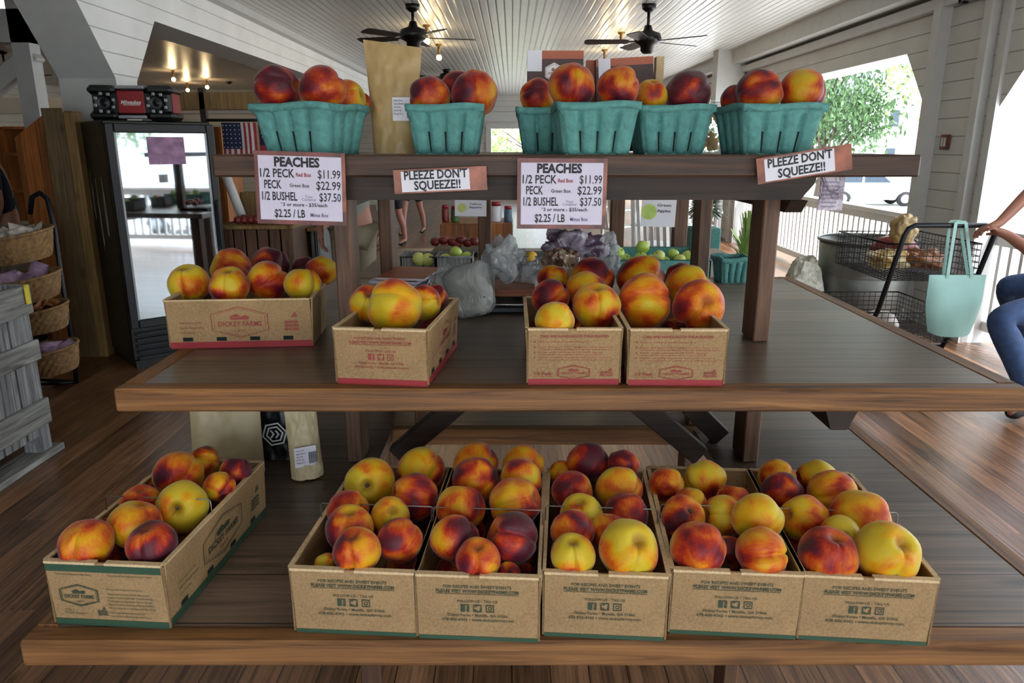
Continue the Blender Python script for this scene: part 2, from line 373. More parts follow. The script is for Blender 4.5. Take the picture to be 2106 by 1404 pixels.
M_['mirror'] = plain('fridge_glass', 'd0d6da', .03, metal=1.0, var=.02)
M_['fridge'] = plain('fridge_black', '12150f', .35, var=.3)
M_['panelw'] = wood('varnished_cedar', '6b3c1a', 'a8672f', 2, .5, plank=.12, pax=0, bump=.2)
M_['paneld'] = wood('greyed_board', '4c3f2b', '7a6647', 2, .6, bump=.2)
M_['panelg'] = wood('weathered_board', '65502f', '9c7c4c', 2, .6, bump=.2)
M_['greyw'] = wood('grey_crate_wood', '4c4d4e', '9a9b9b', 2, .85, bump=.5, spec=.2)
M_['greywh'] = wood('grey_crate_rail', '55544f', '9b9a96', 1, .85, bump=.5, spec=.2)
M_['wicker'] = plain('wicker', '8a6a44', .8, var=.4, scale=40, bump=.6)
M_['sock'] = plain('white_cellophane_pack', 'b5aca4', .35, var=.35, scale=30)
M_['jar'] = plain('candy_mix', '94603a', .5, var=.6, scale=60)
M_['pinkp'] = plain('pink_pack', 'a78aa6', .4, var=.3, scale=30)
M_['tank'] = plain('galvanised_steel', '7f817c', .45, metal=.7, var=.15, scale=10)
M_['grey'] = plain('grey_cloth', '8b8b84', .8, var=.15)
M_['denim'] = plain('denim', '2d4468', .85, var=.25, scale=30, bump=.2)
M_['skin'] = plain('skin', '8f5f4c', .55, var=.1); M_['skin2'] = plain('pale_skin', 'a9796a', .55, var=.08)
M_['mint'] = plain('mint_leather', '8fb8ae', .5, var=.06, bump=.1)
M_['khaki'] = plain('khaki_cloth', '7e7663', .9, var=.15, bump=.2)
M_['apple'] = plain('green_apple', 'a9c15a', .35, var=.2, scale=30)
M_['apple2'] = plain('pale_yellow_apple', 'c7cd72', .35, var=.15, scale=30)
M_['redp'] = plain('red_fruit', '7a2a28', .4, var=.4, scale=30)
M_['leaf'] = plain('leaf_green', '46653a', .6, var=.5, scale=9); M_['leaf2'] = plain('leaf_bright', '8aa35c', .6, var=.4, scale=5)
M_['bark'] = plain('bark', '4a4037', .9, var=.4, bump=.5)
M_['concrete'] = plain('pale_concrete', 'cfcdc6', .8, var=.05, scale=2)
M_['housew'] = boards('white_siding', 'e0e3e6', .2, 2, groove=.01, dark=.7)
M_['roof'] = plain('roof_shingle', '6a6d70', .8, var=.2)
M_['carw'] = plain('white_car_paint', 'd5dadf', .25, coat=.6, var=.02); M_['carg'] = plain('car_glass', '2b3a48', .1)
M_['rubber'] = plain('tyre_rubber', '17171a', .8)
def crinkle(name, c1, c2, alpha=1.0, rough=.25, scale=9):
    m, nt, N, L, b = new_mat(name)
    tc = N.new('ShaderNodeTexCoord'); nz = N.new('ShaderNodeTexNoise'); nz.inputs['Scale'].default_value = scale; nz.inputs['Detail'].default_value = 3; nz.inputs['Distortion'].default_value = 1.5
    L.new(tc.outputs['Object'], nz.inputs['Vector']); cr = N.new('ShaderNodeValToRGB'); e = cr.color_ramp.elements
    e[0].position = .42; e[1].position = .58; e[0].color = hx(c1)+(1,); e[1].color = hx(c2)+(1,); L.new(nz.outputs[0], cr.inputs[0]); L.new(cr.outputs[0], b.inputs['Base Color'])
    vo = N.new('ShaderNodeTexVoronoi'); vo.inputs['Scale'].default_value = 42; vo.feature = 'F1'; mp = N.new('ShaderNodeMapping'); mp.inputs['Scale'].default_value = (1, 1, .45)
    mx = N.new('ShaderNodeMixRGB'); mx.inputs[0].default_value = .12; L.new(tc.outputs['Object'], mx.inputs[1]); L.new(nz.outputs[1], mx.inputs[2]); L.new(mx.outputs[0], mp.inputs[0]); L.new(mp.outputs[0], vo.inputs['Vector'])
    bp = N.new('ShaderNodeBump'); bp.inputs['Strength'].default_value = .7; bp.inputs['Distance'].default_value = .008; L.new(vo.outputs[0], bp.inputs['Height']); L.new(bp.outputs[0], b.inputs['Normal'])
    b.inputs['Roughness'].default_value = rough; b.inputs['Alpha'].default_value = alpha; b.inputs['Specular IOR Level'].default_value = .8; return m
M_['loaf'] = plain('pale_dough', 'a8a692', .7, var=.15)
M_['clearp'] = crinkle('clear_film', 'a9afb1', 'e2e5e6', .5, .12); M_['purplep'] = crinkle('purple_printed_bag', '6e5b6c', 'c0b6c4'); M_['brownp'] = crinkle('brown_printed_bag', '6b4636', 'c8b49a'); M_['snacky'] = crinkle('yellow_snack_film', 'b58a2c', 'd9cfa8', 1, .3, 14); M_['sackp'] = crinkle('cream_sack', '9c9a88', 'c5c3b4', 1, .6)
M_['yellowf'] = plain('pineapple_yellow', 'd0a83a', .4, var=.25, scale=40)
M_['clear'] = plain('clear_plastic_tub', 'dfe3e3', .1, alpha=.28, var=.02)
M_['cardr'] = plain('dark_red_card', '3b1614', .5, var=.5, scale=20); M_['cardt'] = plain('coral_band', 'a4512f', .5)
M_['blue'] = plain('flag_blue', '1d2547', .8); M_['fred'] = plain('flag_red', 'a3303c', .8); M_['fwhite'] = plain('flag_white', 'd8d4d4', .8)
M_['gold'] = plain('flag_gold', 'b08f3c', .7)
M_['bluegr'] = plain('blue_cover', '4b6274', .5, var=.3, scale=30)
# ------------------------------------------------------------------ the hall
CE = 2.94; XL = -2.9; XR = 3.6; Y0 = -3.2; Y1 = 22.0
PITCH = 6.3; POSTS = [-.75 + PITCH*k for k in range(-0, 4)]       # centres of the wall piers along Y: -.75, 5.55+...
PR = [6.22 + PITCH*k for k in (-1, 0, 1, 2)]                       # right piers
PL = [5.88 + PITCH*k for k in (-1, 0, 1, 2)]                       # left piers
o = struct('floor', MB().box((-11, Y0, -.1), (4.05, Y1+.2, 0)), M_['floor'])
struct('ceiling', MB().box((XL-.45, Y0, CE), (XR+.1, Y1+.2, CE+.1)), M_['bead'])
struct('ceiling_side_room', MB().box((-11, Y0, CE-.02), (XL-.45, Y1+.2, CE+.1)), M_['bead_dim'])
def pier_outline(y0, y1, wide, top, low, up, zb=0.0):
    """face of a pier flaring into the header: (y,z) outline"""
    return [(y0, zb), (y1, zb), (y1, low), (y1+wide, up), (y1+wide, top), (y0-wide, top), (y0-wide, up), (y0, low)]
def wall_run(x0, x1, piers, half, flare, top, low, up, mb):
    """header band with openings whose upper corners are cut off"""
    Mx = Matrix(((0,1,0,x0),(1,0,0,0),(0,0,1,0),(0,0,0,1)))
    mb.box((x0, Y0, up), (x1, Y1, top))
    mb.m[-6:] = [1, 0, 0, 0, 0, 0]
    for yc in piers:
        poly = [(yc-half, 0), (yc+half, 0), (yc+half, low), (yc+half+flare, up), (yc-half-flare, up), (yc-half, low)]
        mb.prism([(a, b) for a, b in poly][::-1], x1-x0, 0, Mx, side=1)
mb = MB(); wall_run(XL-.42, XL, PL, .16, .42, CE, 2.0, 2.5, mb); struct('wall_left', mb, [M_['shiplap_lit'], M_['trim']])
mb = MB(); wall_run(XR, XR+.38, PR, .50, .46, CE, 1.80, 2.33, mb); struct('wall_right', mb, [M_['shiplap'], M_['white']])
# far end wall with one window opening
mb = MB()
mb.box((-11, Y1, 0), (-.6, Y1+.2, CE)).box((-.6, Y1, 2.0), (1.2, Y1+.2, CE)).box((1.2, Y1, 0), (4, Y1+.2, CE)).box((-.6, Y1, 0), (1.2, Y1+.2, .9))
struct('wall_far', mb, M_['shiplap'])
struct('trim_1', MB().box((-.75, Y1-.04, .82), (1.35, Y1, .9)).box((-.75, Y1-.04, 2.0), (1.35, Y1, 2.12)).box((-.75, Y1-.04, .9), (-.6, Y1, 2.0)).box((1.2, Y1-.04, .9), (1.35, Y1, 2.0)).box((XL, Y1-.05, 2.2), (XR, Y1, 2.45)), M_['trim'])
# side room walls
struct('wall_side_room', MB().box((-11.2, Y0, 0), (-11, Y1, CE)), M_['shiplap'])
mb = MB().box((-11, 20.0, 0), (XL-.42, 20.2, CE)); struct('wall_side_room_back', mb, M_['shiplap'])
struct('light_block_behind', MB().box((-11, Y0-.2, 2.3), (4, Y0, CE)).box((-11, Y0-.2, 0), (-1.7, Y0, 2.3)).box((2.0, Y0-.2, 0), (4, Y0, 2.3)), M_['shiplap'])  # unseen wall added to cut the daylight falling on the box fronts
# fascia along the right, roller tracks, painted dark gap, corner boards
struct('trim_2', MB().box((XR-.22, Y0, 2.74), (XR, Y1, CE)).box((XR-.08, Y0, 2.62), (XR, Y1, 2.70)), M_['trim'])
struct('trim_3', MB().box((XR-.03, Y0, 2.695), (XR, Y1, 2.745)), M_['black'])  # black strip standing in for the shaded gap under the fascia
struct('trim_4', MB().box((XL, Y0, 2.86), (XL+.1, Y1, CE)), M_['trim'])
mb = MB()
for yc in PR:
    for a in (-1, 1):
        y = yc+a*.50
        mb.box((XR-.03, min(y, y-a*.09), 0), (XR, max(y, y-a*.09), 2.62))
    mb.box((XR-.07, yc-.34, 0), (XR, yc-.25, 2.62)); mb.box((XR-.10, yc+.30, 0), (XR, yc+.41, 2.74))
struct('trim_5', mb, M_['trim'])
mb = MB()
for yc in PR[2:]: mb.box((XR-.45, yc-.5, 2.1), (XR, yc-.2, CE))
struct('trim_6', mb, M_['trim'])
# diagonal braces and posts in the side room
for k, (a, b) in enumerate((((-4.75, 7.6, CE-.05), (-6.2, 7.6, 1.25)), )):
    pass
mb = MB().beam((-4.35, 7.2, 2.35), (-5.7, 7.2, 1.4), .14, .16, bev=.01).box((-4.5, 7.1, 0), (-4.34, 7.26, CE-.03)).box((-11, 7.1, 2.42), (-4.34, 7.26, 2.7))
struct('trim_7', mb, M_['trim'])
struct('trim_8', MB().box((-11, 10.5, 1.95), (XL-.45, 10.7, 2.15)), M_['trim'])

# railings in the right openings
def railing(y0, y1, name_label, x=XR+.16):
    T = thing('railing', name_label, 'railing', (x, (y0+y1)/2, 0))
    T['group'] = 'white railings in the side openings'
    MB().box((x-.06, y0, .86), (x+.06, y1, .91), 0, None, .008).box((x-.02, y0, .78), (x+.02, y1, .86)).build('top_rail', M_['white'], T)
    MB().box((x-.03, y0, .10), (x+.03, y1, .18), 0, None, .008).build('bottom_rail', M_['white'], T)
    n = int((y1-y0)/.125)
    for i in range(n):
        y = y0+(i+.5)*(y1-y0)/n
        MB().box((x-.018, y-.018, .18), (x+.018, y+.018, .78)).build('baluster', M_['white'], T)
    return T
rl = ['white picket railing in the opening nearest the camera, out past the person', 'white picket railing behind the steel tub, with a parked car beyond', 'white picket railing in the far opening beside the hanging plant']
for i in range(3): railing(PR[i]+.5, PR[i+1]-.5, rl[i])

# ------------------------------------------------------------------ outside
struct('ground_outside', MB().box((4.05, -45, -1.3), (6.5, 70, -.45)).box((6.5, -45, -1.3), (80, 80, -1.2)).box((-30, 22.5, -.55), (4.05, 70, -.45)).box((-30, -45, -.12), (4.05, Y0, -.02)), M_['concrete'])
def tree(name, x, y, zb, h, r, seed, label, dens=900, mat='leaf', low=.35, group=None, leaf=.16):
    rnd = random.Random(seed)
    T = thing(name, label, 'tree', (x, y, zb)); 
    if group: T['group'] = group
    tr = MB(); top = Vector((x+.2, y, zb+h*.75))
    pts = [Vector((x, y, zb))+(top-Vector((x, y, zb)))*t+Vector((sin(t*5)*.12, cos(t*4)*.1, 0)) for t in (0, .2, .4, .6, .8, 1)]
    tr.tube(pts, [.13*h/5, .11*h/5, .09*h/5, .07*h/5, .05*h/5, .03*h/5], 8)
    cl = []
    for k in range(16):
        a = rnd.uniform(0, 2*pi); q = rnd.uniform(low+.1, .95); s = pts[min(5, int(q*5))]
        e = Vector((x+cos(a)*r*rnd.uniform(.4, .9), y+sin(a)*r*rnd.uniform(.4, .9), zb+h*q+rnd.uniform(0, h*.12)))
        tr.tube([s, (s+e)/2+Vector((0, 0, .1)), e], [.04*h/5, .025*h/5, .012*h/5], 5); cl.append(e)
    tr.build('trunk', M_['bark'], T)
    lf = MB()
    for k in range(dens):
        c = rnd.choice(cl); p = c+Vector((rnd.gauss(0, r*.22), rnd.gauss(0, r*.22), rnd.gauss(0, h*.07)))
        R = Euler((rnd.uniform(0, 6), rnd.uniform(0, 6), rnd.uniform(0, 6))).to_matrix().to_4x4(); R.translation = p
        s = rnd.uniform(.6, 1.3)*leaf
        lf.add([(-s, 0, 0), (0, -s*.45, .02), (s, 0, 0), (0, s*.45, .02)], [(0, 1, 2, 3)], 0, R)
    lf.build('foliage', M_[mat], T)
    return T
tree('tree', 9.6, 16.2, -1.2, 6.0, 1.7, 3, 'bright green street tree with a slim trunk seen through the right opening', 3000, 'leaf2', low=.45, leaf=.075)
tree('tree', 9.4, 23.5, -1.2, 6.0, 2.0, 5, 'dense darker green tree left of the slim street tree', 5200, 'leaf', low=.38, leaf=.10)
tree('tree', 17, -9, -1.2, 6.5, 3, 8, 'large green tree standing across the lot behind the camera side', 1500, 'leaf')
tree('tree', 19, 1, -1.2, 7, 3.2, 9, 'large green tree across the lot straight out of the nearest opening', 1500, 'leaf2', leaf=.2)
tree('tree', .6, 29, -.5, 4.0, 2.6, 11, 'yellow-green tree seen through the far end window', 1300, 'leaf2', low=.1)
def hedge(x0, x1, y0, y1, z1, seed, label):
    rnd = random.Random(seed); mb = MB()
    for k in range(3500):
        p = Vector((rnd.uniform(x0, x1), rnd.uniform(y0, y1), rnd.uniform(-1.2, z1)))
        R = Euler((rnd.uniform(0, 6), rnd.uniform(0, 6), rnd.uniform(0, 6))).to_matrix().to_4x4(); R.translation = p
        mb.add([(-.2, 0, 0), (0, -.1, .02), (.2, 0, 0), (0, .1, .02)], [(0, 1, 2, 3)], 0, R)
    o = mb.build('hedge', M_['leaf']); tag(o, label, 'hedge')
tree('tree', 17.0, 48, -1.2, 7.5, 3.0, 21, 'distant dull green tree beside the tall white house', 2600, 'leaf', low=.3, leaf=.2)
tree('tree', 36.5, 50, -1.2, 7, 3.4, 22, 'distant dull green tree right of the low house, near the pier edge', 2600, 'leaf', low=.2, leaf=.22)
hedge(13, 30, 55, 57, 4.2, 4, 'long dark green hedge at the far side of the parking lot')
# white house
def house(x, y, w, d, h, rh, label):
    T = thing('house', label, 'house', (x, y, -1.2))
    MB().box((x, y, -1.2), (x+w, y+d, h)).add([(x, y, h), (x+w/2, y, h+rh), (x+w, y, h), (x, y+d, h), (x+w/2, y+d, h+rh), (x+w, y+d, h)], [(0,2,1),(3,4,5)]).build('wall', M_['housew'], T)
    MB().add([(x-.3, y-.3, h-.15), (x+w/2, y-.3, h+rh+.05), (x+w/2, y+d+.3, h+rh+.05), (x-.3, y+d+.3, h-.15), (x-.3, y-.3, h-.3), (x+w/2, y-.3, h+rh-.1), (x+w/2, y+d+.3, h+rh-.1), (x-.3, y+d+.3, h-.3)], [(0,1,2,3),(4,7,6,5),(0,4,5,1),(3,2,6,7)]).add([(x+w+.3, y-.3, h-.15), (x+w/2, y-.3, h+rh+.05), (x+w/2, y+d+.3, h+rh+.05), (x+w+.3, y+d+.3, h-.15), (x+w+.3, y-.3, h-.3), (x+w/2, y-.3, h+rh-.1), (x+w/2, y+d+.3, h+rh-.1), (x+w+.3, y+d+.3, h-.3)], [(0,3,2,1),(4,5,6,7),(0,1,5,4),(3,7,6,2)]).build('roof', M_['roof'], T)
    for i in range(2):
        for k in range(2):
            wx = x+w*(.22+.45*i); wz = .4+k*2.1
            if wz+1.2 > h: continue
            f = MB().box((wx, y-.06, wz), (wx+w*.15, y, wz+1.1)).build('window', M_['white'], T)
            MB().box((wx+.1, y-.08, wz+.1), (wx+w*.15-.1, y-.055, wz+1.0)).build('pane', M_['carg'], f)
    return T
house(20.3, 44, 5.0, 6, 4.6, 2.2, 'tall white gabled house behind the slim street tree')
house(26.5, 44, 5.5, 6, 2.2, 1.6, 'low white gabled house right of the tall one')
house(27, -14, 5, 18, 2.5, 2, 'long white house far across the lot beyond the near opening')
def car(x, y, rz, label, wagon=True):
    T = thing('car', label, 'car', (x, y, -1.2), rz); T['group'] = 'cars parked in the lot'
    prof = [(-2.3, .35), (-2.25, .85), (-2.1, 1.0), (-1.9, 1.55), (-1.6, 1.68), (.2, 1.66), (.95, 1.08), (2.05, .95), (2.3, .7), (2.3, .35), (1.85, .3), (1.7, .55), (1.4, .66), (1.1, .55), (.95, .3), (-.95, .3), (-1.1, .55), (-1.4, .66), (-1.7, .55), (-1.85, .3)]
    mb = MB().prism(prof, 1.8, 0, Matrix.Translation((0, -.9, 0))); mb.build('body', M_['carw'], T, world=False)
    for s in (-.915, .885):
        MB().prism([(-1.8, 1.08), (-1.65, 1.5), (-.6, 1.55), (-.6, 1.08)], .03, 0, Matrix.Translation((0, s, 0))).prism([(-.5, 1.08), (-.5, 1.55), (.15, 1.54), (.7, 1.08)], .03, 0, Matrix.Translation((0, s, 0))).build('side_window', M_['carg'], T, world=False)
    MB().add([(.27, -.78, 1.63), (.27, .78, 1.63), (.98, .82, 1.1), (.98, -.82, 1.1)], [(0,1,2,3)]).build('windscreen', M_['carg'], T, world=False)
    for wx in (-1.4, 1.4):
        for s in (-.93, .71):
            Mw = Matrix.Translation((wx, s, .34)) @ Matrix.Rotation(-pi/2, 4, 'X')
            w = MB().lathe([(.34, 0), (.34, .22)], 20, 0, Mw).build('wheel', M_['rubber'], T, world=False)
            MB().lathe([(.2, -.01), (.2, .23)], 16, 0, Mw).build('hubcap', M_['silver'], w, world=False)
    return T
car(17.0, 36, radians(-6), 'white estate car parked beyond the railing, left of the shiplap pier')
c2 = car(13.4, 9.5, radians(70), 'white car parked across the lot beyond the near opening')
car(15.6, -4.2, radians(95), 'white car parked far right of the near opening')

# ------------------------------------------------------------------ the three-tier display table
ZB = H-.751; ZM = H-.445; ZT = H-.0173
T_ = thing('display_table', 'large dark brown three-tier wooden display table filling the foreground', 'display table', (.11, 1.9, 0))
BX0, BX1, BY0, BY1 = -.775, .965, 1.00, 2.92
def boardset(x0, x1, y0, y1, zt, th, name, hole=None, ew=None):
    ew = ew or M_['edge_wood']
    e = .04; mb = MB()
    if hole:
        hx0, hx1, hy0, hy1 = hole
        for (a, b, c, d) in ((x0+e, x1-e, y0+e, hy0), (x0+e, x1-e, hy1, y1-e), (x0+e, hx0, hy0, hy1), (hx1, x1-e, hy0, hy1)):
            mb.box((a, c, zt-th*.6), (b, d, zt-.001))
    else: mb.box((x0+e, y0+e, zt-th*.6), (x1-e, y1-e, zt-.001))
    s = mb.build(name, M_['top_wood'], T_)
    MB().box((x0, y0, zt-th), (x1, y0+e, zt), 0, None, .004).build('edge_board', ew, s, world=True)
    MB().box((x0, y1-e, zt-th), (x1, y1, zt), 0, None, .004).build('edge_board', M_['edge_wood'], s)
    for xx in (x0, x1-e): MB().box((xx, y0+e, zt-th), (xx+e, y1-e, zt), 0, None, .004).build('edge_board', M_['end_wood'], s)
    if hole:
        for q in ((hx0, hy1-.001, hx1, hy1+.03), (hx0, hy0-.03, hx1, hy0+.001)): MB().box((q[0], q[1], zt-th), (q[2], q[3], zt+.0008), 0, None, .002).build('inner_edge_board', M_['edge_wood'], s)
    return s
boardset(BX0, BX1, BY0, BY1, ZB, .046, 'bottom_shelf', (-.33, .50, 1.46, 1.90))
boardset(-.757, .985, 1.33, 2.58, ZM, .046, 'middle_shelf')
boardset(-.632, .862, 1.60, 2.32, ZT, .046, 'top_shelf', ew=M_['top_beam'])
PXL, PXR = -.385, .585
for px in (PXL, PXR):
    for (py, d) in ((1.68, .089), (2.25, .089)):
        for (z0, z1, nm) in ((0, ZB-.046, 'leg'), (ZB, ZM-.046, 'post'), (ZM, ZT-.046, 'post')):
            MB().box((px-.019, py, z0), (px+.019, py+d, z1), 0, None, .003).build(nm, M_['post_wood'], T_)
MB().prism([(-.545, ZT-.046), (.66, ZT-.046), (.655, ZT-.062), (.628, ZT-.096), (-.515, ZT-.096), (-.54, ZT-.065)][::-1], .044, 0, Matrix.Translation((0, 1.635, 0))).build('cross_beam', M_['dark_beam'], T_)
MB().box((-.545, 2.34, ZT-.096), (.645, 2.379, ZT-.046), 0, None, .004).build('cross_beam', M_['dark_beam'], T_)
# arms carrying the shelves, with sloping ends
Ms = Matrix(((0,1,0,0),(1,0,0,0),(0,0,1,0),(0,0,0,1)))
for px in (PXL-.04, PXR+.02):
    Mp = Ms.copy(); Mp.translation = (px, 0, 0)
    MB().prism([(1.63, ZT-.097), (1.66, ZT-.125), (2.30, ZT-.125), (2.34, ZT-.097)], .038, 0, Mp).build('bearer', M_['dark_beam'], T_)
MB().prism([(.640, ZM-.047), (.738, ZM-.047), (.702, ZM-.130), (.668, ZM-.130)][::-1], .85, 0, Matrix.Translation((0, 1.45, 0))).build('bearer', M_['dark_beam'], T_)
MB().box((-.72, 1.69, ZM-.075), (.95, 1.73, ZM-.047), 0, None, .003).build('bearer', M_['dark_beam'], T_)
MB().beam((-.015, 1.70, ZM-.055), (-.285, 1.70, ZB+.012), .038, .05).build('brace', M_['dark_beam'], T_)
MB().beam((.185, 1.70, ZM-.055), (.465, 1.70, ZB+.012), .038, .05).build('brace', M_['dark_beam'], T_)
MB().beam((.46, 1.82, ZB+.10), (.55, 1.82, ZB+.012), .038, .05).build('brace', M_['dark_beam'], T_)
for px in (-.27, .49): MB().box((px-.0, 1.93, ZB), (px+.038, 1.98, ZM-.046), 0, None, .003).build('post', M_['post_wood'], T_)
# apron and bracing below

# ------------------------------------------------------------------ cardboard fruit boxes
def badge(mb, cx, cy, w, h, M, mi=0, t=.0012, name='DICKEY FARMS'):
    hexa = [(cx-w/2, cy-h*.26), (cx, cy-h/2), (cx+w/2, cy-h*.26), (cx+w/2, cy+h*.26), (cx, cy+h/2), (cx-w/2, cy+h*.26)]
    ringpoly(mb, hexa, t*1.6, mi, M); ringpoly(mb, [(cx+(x-cx)*.9, cy+(y-cy)*.88) for x, y in hexa], t*.7, mi, M)
    text(mb, name, cx, cy-h*.13, h*.22, w*.76, bold=.02, mi=mi, M=M)
    # packing shed with hills
    rect(mb, cx-w*.16, cy+h*.08, cx+w*.16, cy+h*.15, mi, M); mb.add([(cx-w*.2, cy+h*.16, 0), (cx+w*.03, cy+h*.17, 0), (cx-w*.05, cy+h*.27, 0)], [(0,1,2)], mi, M)
    mb.add([(cx+w*.0, cy+h*.15, 0), (cx+w*.2, cy+h*.16, 0), (cx+w*.1, cy+h*.22, 0)], [(0,1,2)], mi, M)
    text(mb, '1897', cx, cy-h*.31, h*.1, w*.2, mi=mi, M=M)
def social(mb, cx, cy, s, M, mi=0, lo=None):
    """three square marks: an f, a bird, a camera"""
    g = s*1.45
    # f square: built from pieces leaving the letter open
    x = cx-g-s/2; y = cy-s/2
    rect(mb, x, y, x+s*.52, y+s, mi, M); rect(mb, x+s*.86, y, x+s, y+s, mi, M); rect(mb, x+s*.52, y+s*.88, x+s*.86, y+s, mi, M)
    rect(mb, x+s*.68, y, x+s*.86, y+s*.42, mi, M); rect(mb, x+s*.68, y+s*.56, x+s*.86, y+s*.74, mi, M)
    # bird square: frame with bird-shaped gap
    x = cx-s/2
    sq = [(x, y), (x+s, y), (x+s, y+s), (x, y+s)]
    ringpoly(mb, sq, s*.2, mi, M)
    mb.add([(x+s*.2, y+s*.2, 0), (x+s*.5, y+s*.2, 0), (x+s*.28, y+s*.36, 0), (x+s*.15, y+s*.35, 0)], [(0,1,2,3)], mi, M)
    mb.add([(x+s*.55, y+s*.82, 0), (x+s*.3, y+s*.62, 0), (x+s*.2, y+s*.85, 0)], [(0,1,2)], mi, M)
    rect(mb, x+s*.78, y+s*.2, x+s*.86, y+s*.55, mi, M)
    # camera
    x = cx+g-s/2; ringpoly(mb, [(x, y), (x+s, y), (x+s, y+s), (x, y+s)], s*.16, mi, M)
    ringpoly(mb, [(x+s/2+s*.26*cos(k*pi/6), y+s/2+s*.26*sin(k*pi/6)) for k in range(12)], s*.1, mi, M); disc(mb, x+s*.76, y+s*.76, s*.06, 8, mi, M)
def fineprint(mb, x, y, w, n, lh, M, mi=0, seed=0, align='L'):
    src = ['Peaches are best kept at room temperature until ripe', 'Place in a paper bag to ripen more quickly at home', 'Once ripe store in the refrigerator and enjoy soon', 'Wash just before serving and handle with great care',
           'Family owned and operated in middle Georgia', 'Grown packed and shipped fresh from our orchards', 'Please recycle this box when it is empty', 'Do not squeeze or stack heavy items on top']
    rnd = random.Random(seed)
    for i in range(n):
        text(mb, src[(i+seed) % 8], x if align == 'L' else x, y-i*lh, lh*.8, w*(.82+.18*rnd.random()), align, mi=mi, M=M)
def fbox(L, W, Hh, red, style, name, label, loc, rz, handle=True, slots=False, flare=.006):
    """open box; local +x to the right along the front (width W), +y to the back (length L)"""
    T = thing(name, label, 'cardboard box', loc, rz)
    t = .004; ink = M_['ink_r'] if red else M_['ink_g']; band = M_['rband'] if red else M_['gband']
    w2 = W/2
    b = MB()
    b.box((-w2, 0, 0), (w2, L, t))
    def wall(p0, p1, n):            # p0->p1 along the outside foot, n = inward
        p0 = Vector(p0); p1 = Vector(p1); n = Vector(n); up = Vector((0, 0, Hh))-n*flare
        vs = [p0, p1, p1+n*t, p0+n*t]; vs += [v+up for v in vs]
        b.add(vs, [(0,3,2,1),(4,5,6,7),(0,1,5,4),(1,2,6,5),(2,3,7,6),(3,0,4,7)])
    wall((-w2, 0, 0), (w2, 0, 0), (0, 1, 0)); wall((w2, L, 0), (-w2, L, 0), (0, -1, 0)); wall((w2, 0, 0), (w2, L, 0), (-1, 0, 0)); wall((-w2, L, 0), (-w2, 0, 0), (1, 0, 0))
    b.build('box_body', M_['kraft'], T, world=False)
    # folded front lip: corrugated rim
    r = MB()
    for s in (-1, 1):
        x0, x1 = (-w2-.001, -.012) if s < 0 else (.004, w2+.001)
        r.box((x0, -flare-.0012, Hh-.003), (x1, -flare+t*2.3, Hh+.0012))
    r.box((-w2-flare, 0, Hh-.002), (-w2-flare+t*1.9, L, Hh+.001)); r.box((w2+flare-t*1.9, 0, Hh-.002), (w2+flare, L, Hh+.001)); r.box((-w2, L+flare-t*2, Hh-.002), (w2, L+flare, Hh+.001))
    r.build('folded_rim', M_['kraft_e'], T, world=False)
    # corner tabs
    for s in (-1, 1): MB().box((s*w2-.0015+(s*.002), -.0025, .004), (s*w2+.0015+(s*.002), .0, Hh-.004)).build('corner_fold', M_['kraft_in'], T, world=False)
    tilt = atan2(flare, Hh)
    Mf = Matrix.Translation((0, -.0009, 0)) @ Matrix.Rotation(pi/2+tilt, 4, 'X')          # front: x right, y up
    Mr = Matrix.Translation((w2+.0009, 0, 0)) @ Matrix.Rotation(pi/2, 4, 'Z') @ Matrix.Rotation(pi/2+tilt, 4, 'X')
    Ml = Matrix.Translation((-w2-.0009, L, 0)) @ Matrix.Rotation(-pi/2, 4, 'Z') @ Matrix.Rotation(pi/2+tilt, 4, 'X')
    bh = .012 if red or style == 'info' else .007
    g = MB(); rect(g, -w2, 0, w2, bh, 0, Mf, .0002); rect(g, 0, 0, L, bh+.003, 0, Mr, .0002); rect(g, 0, 0, L, bh+.003, 0, Ml, .0002)
    if style == 'info': rect(g, -w2, Hh-.016, w2, Hh-.003, 0, Mf, .0002)
    g.build('colour_band', band, T, world=False)
    p = MB(); q = Mf @ Matrix.Translation((0, 0, .0006))
    if style == 'social':
        k = Hh/.118
        text(p, 'FOR RECIPES AND SWEET EVENTS', 0, Hh-.0215*k, .0075*k, W*.56, bold=.015, M=q)
        text(p, 'PLEASE VISIT WWW.DICKEYFARMS.COM', 0, Hh-.0300*k, .0078*k, W*.68, bold=.03, M=q); rect(p, -W*.34, Hh-.0325*k, W*.34, Hh-.0317*k, 0, q)
        text(p, 'FOLLOW US \u2022 TAG US', 0, Hh-.0475*k, .0065*k, W*.33, bold=.01, M=q)
        social(p, 0, Hh-.058*k, .0135*k, q)
        text(p, 'Dickey Farms \u2022 Musella, GA 31066', 0, Hh-.0735*k, .0072*k, W*.50, bold=.01, M=q)
        text(p, '478-836-4362 \u2022 www.dickeyfarms.com', 0, Hh-.082*k, .0072*k, W*.60, bold=.01, M=q)
        if red: text(p, 'PRODUCT OF USA', 0, .0035, .006, W*.25, M=q @ Matrix.Translation((0,0,.0001)))
    elif style == 'steps':
        text(p, 'CARE AND HANDLING OF YOUR PEACHES', 0, Hh-.0165, .0075, W*.74, bold=.02, M=q)
        for i in range(4):
            y = Hh-.026-i*.0105; disc(p, -W*.43, y+.0012, .0016, 8, 0, q); fineprint(p, -W*.39, y, W*(.60 if i == 0 else .82), 1 if i == 0 else 2, .0048, q, seed=i*2)
        text(p, '1/2 Peck', -W*.43, .020, .009, W*.19, 'L', bold=.03, M=q); text(p, 'Net Wt 5 lb', -W*.43, .0155, .004, W*.19, 'L', M=q)
        badge(p, 0, .0255, W*.36, .030, q)
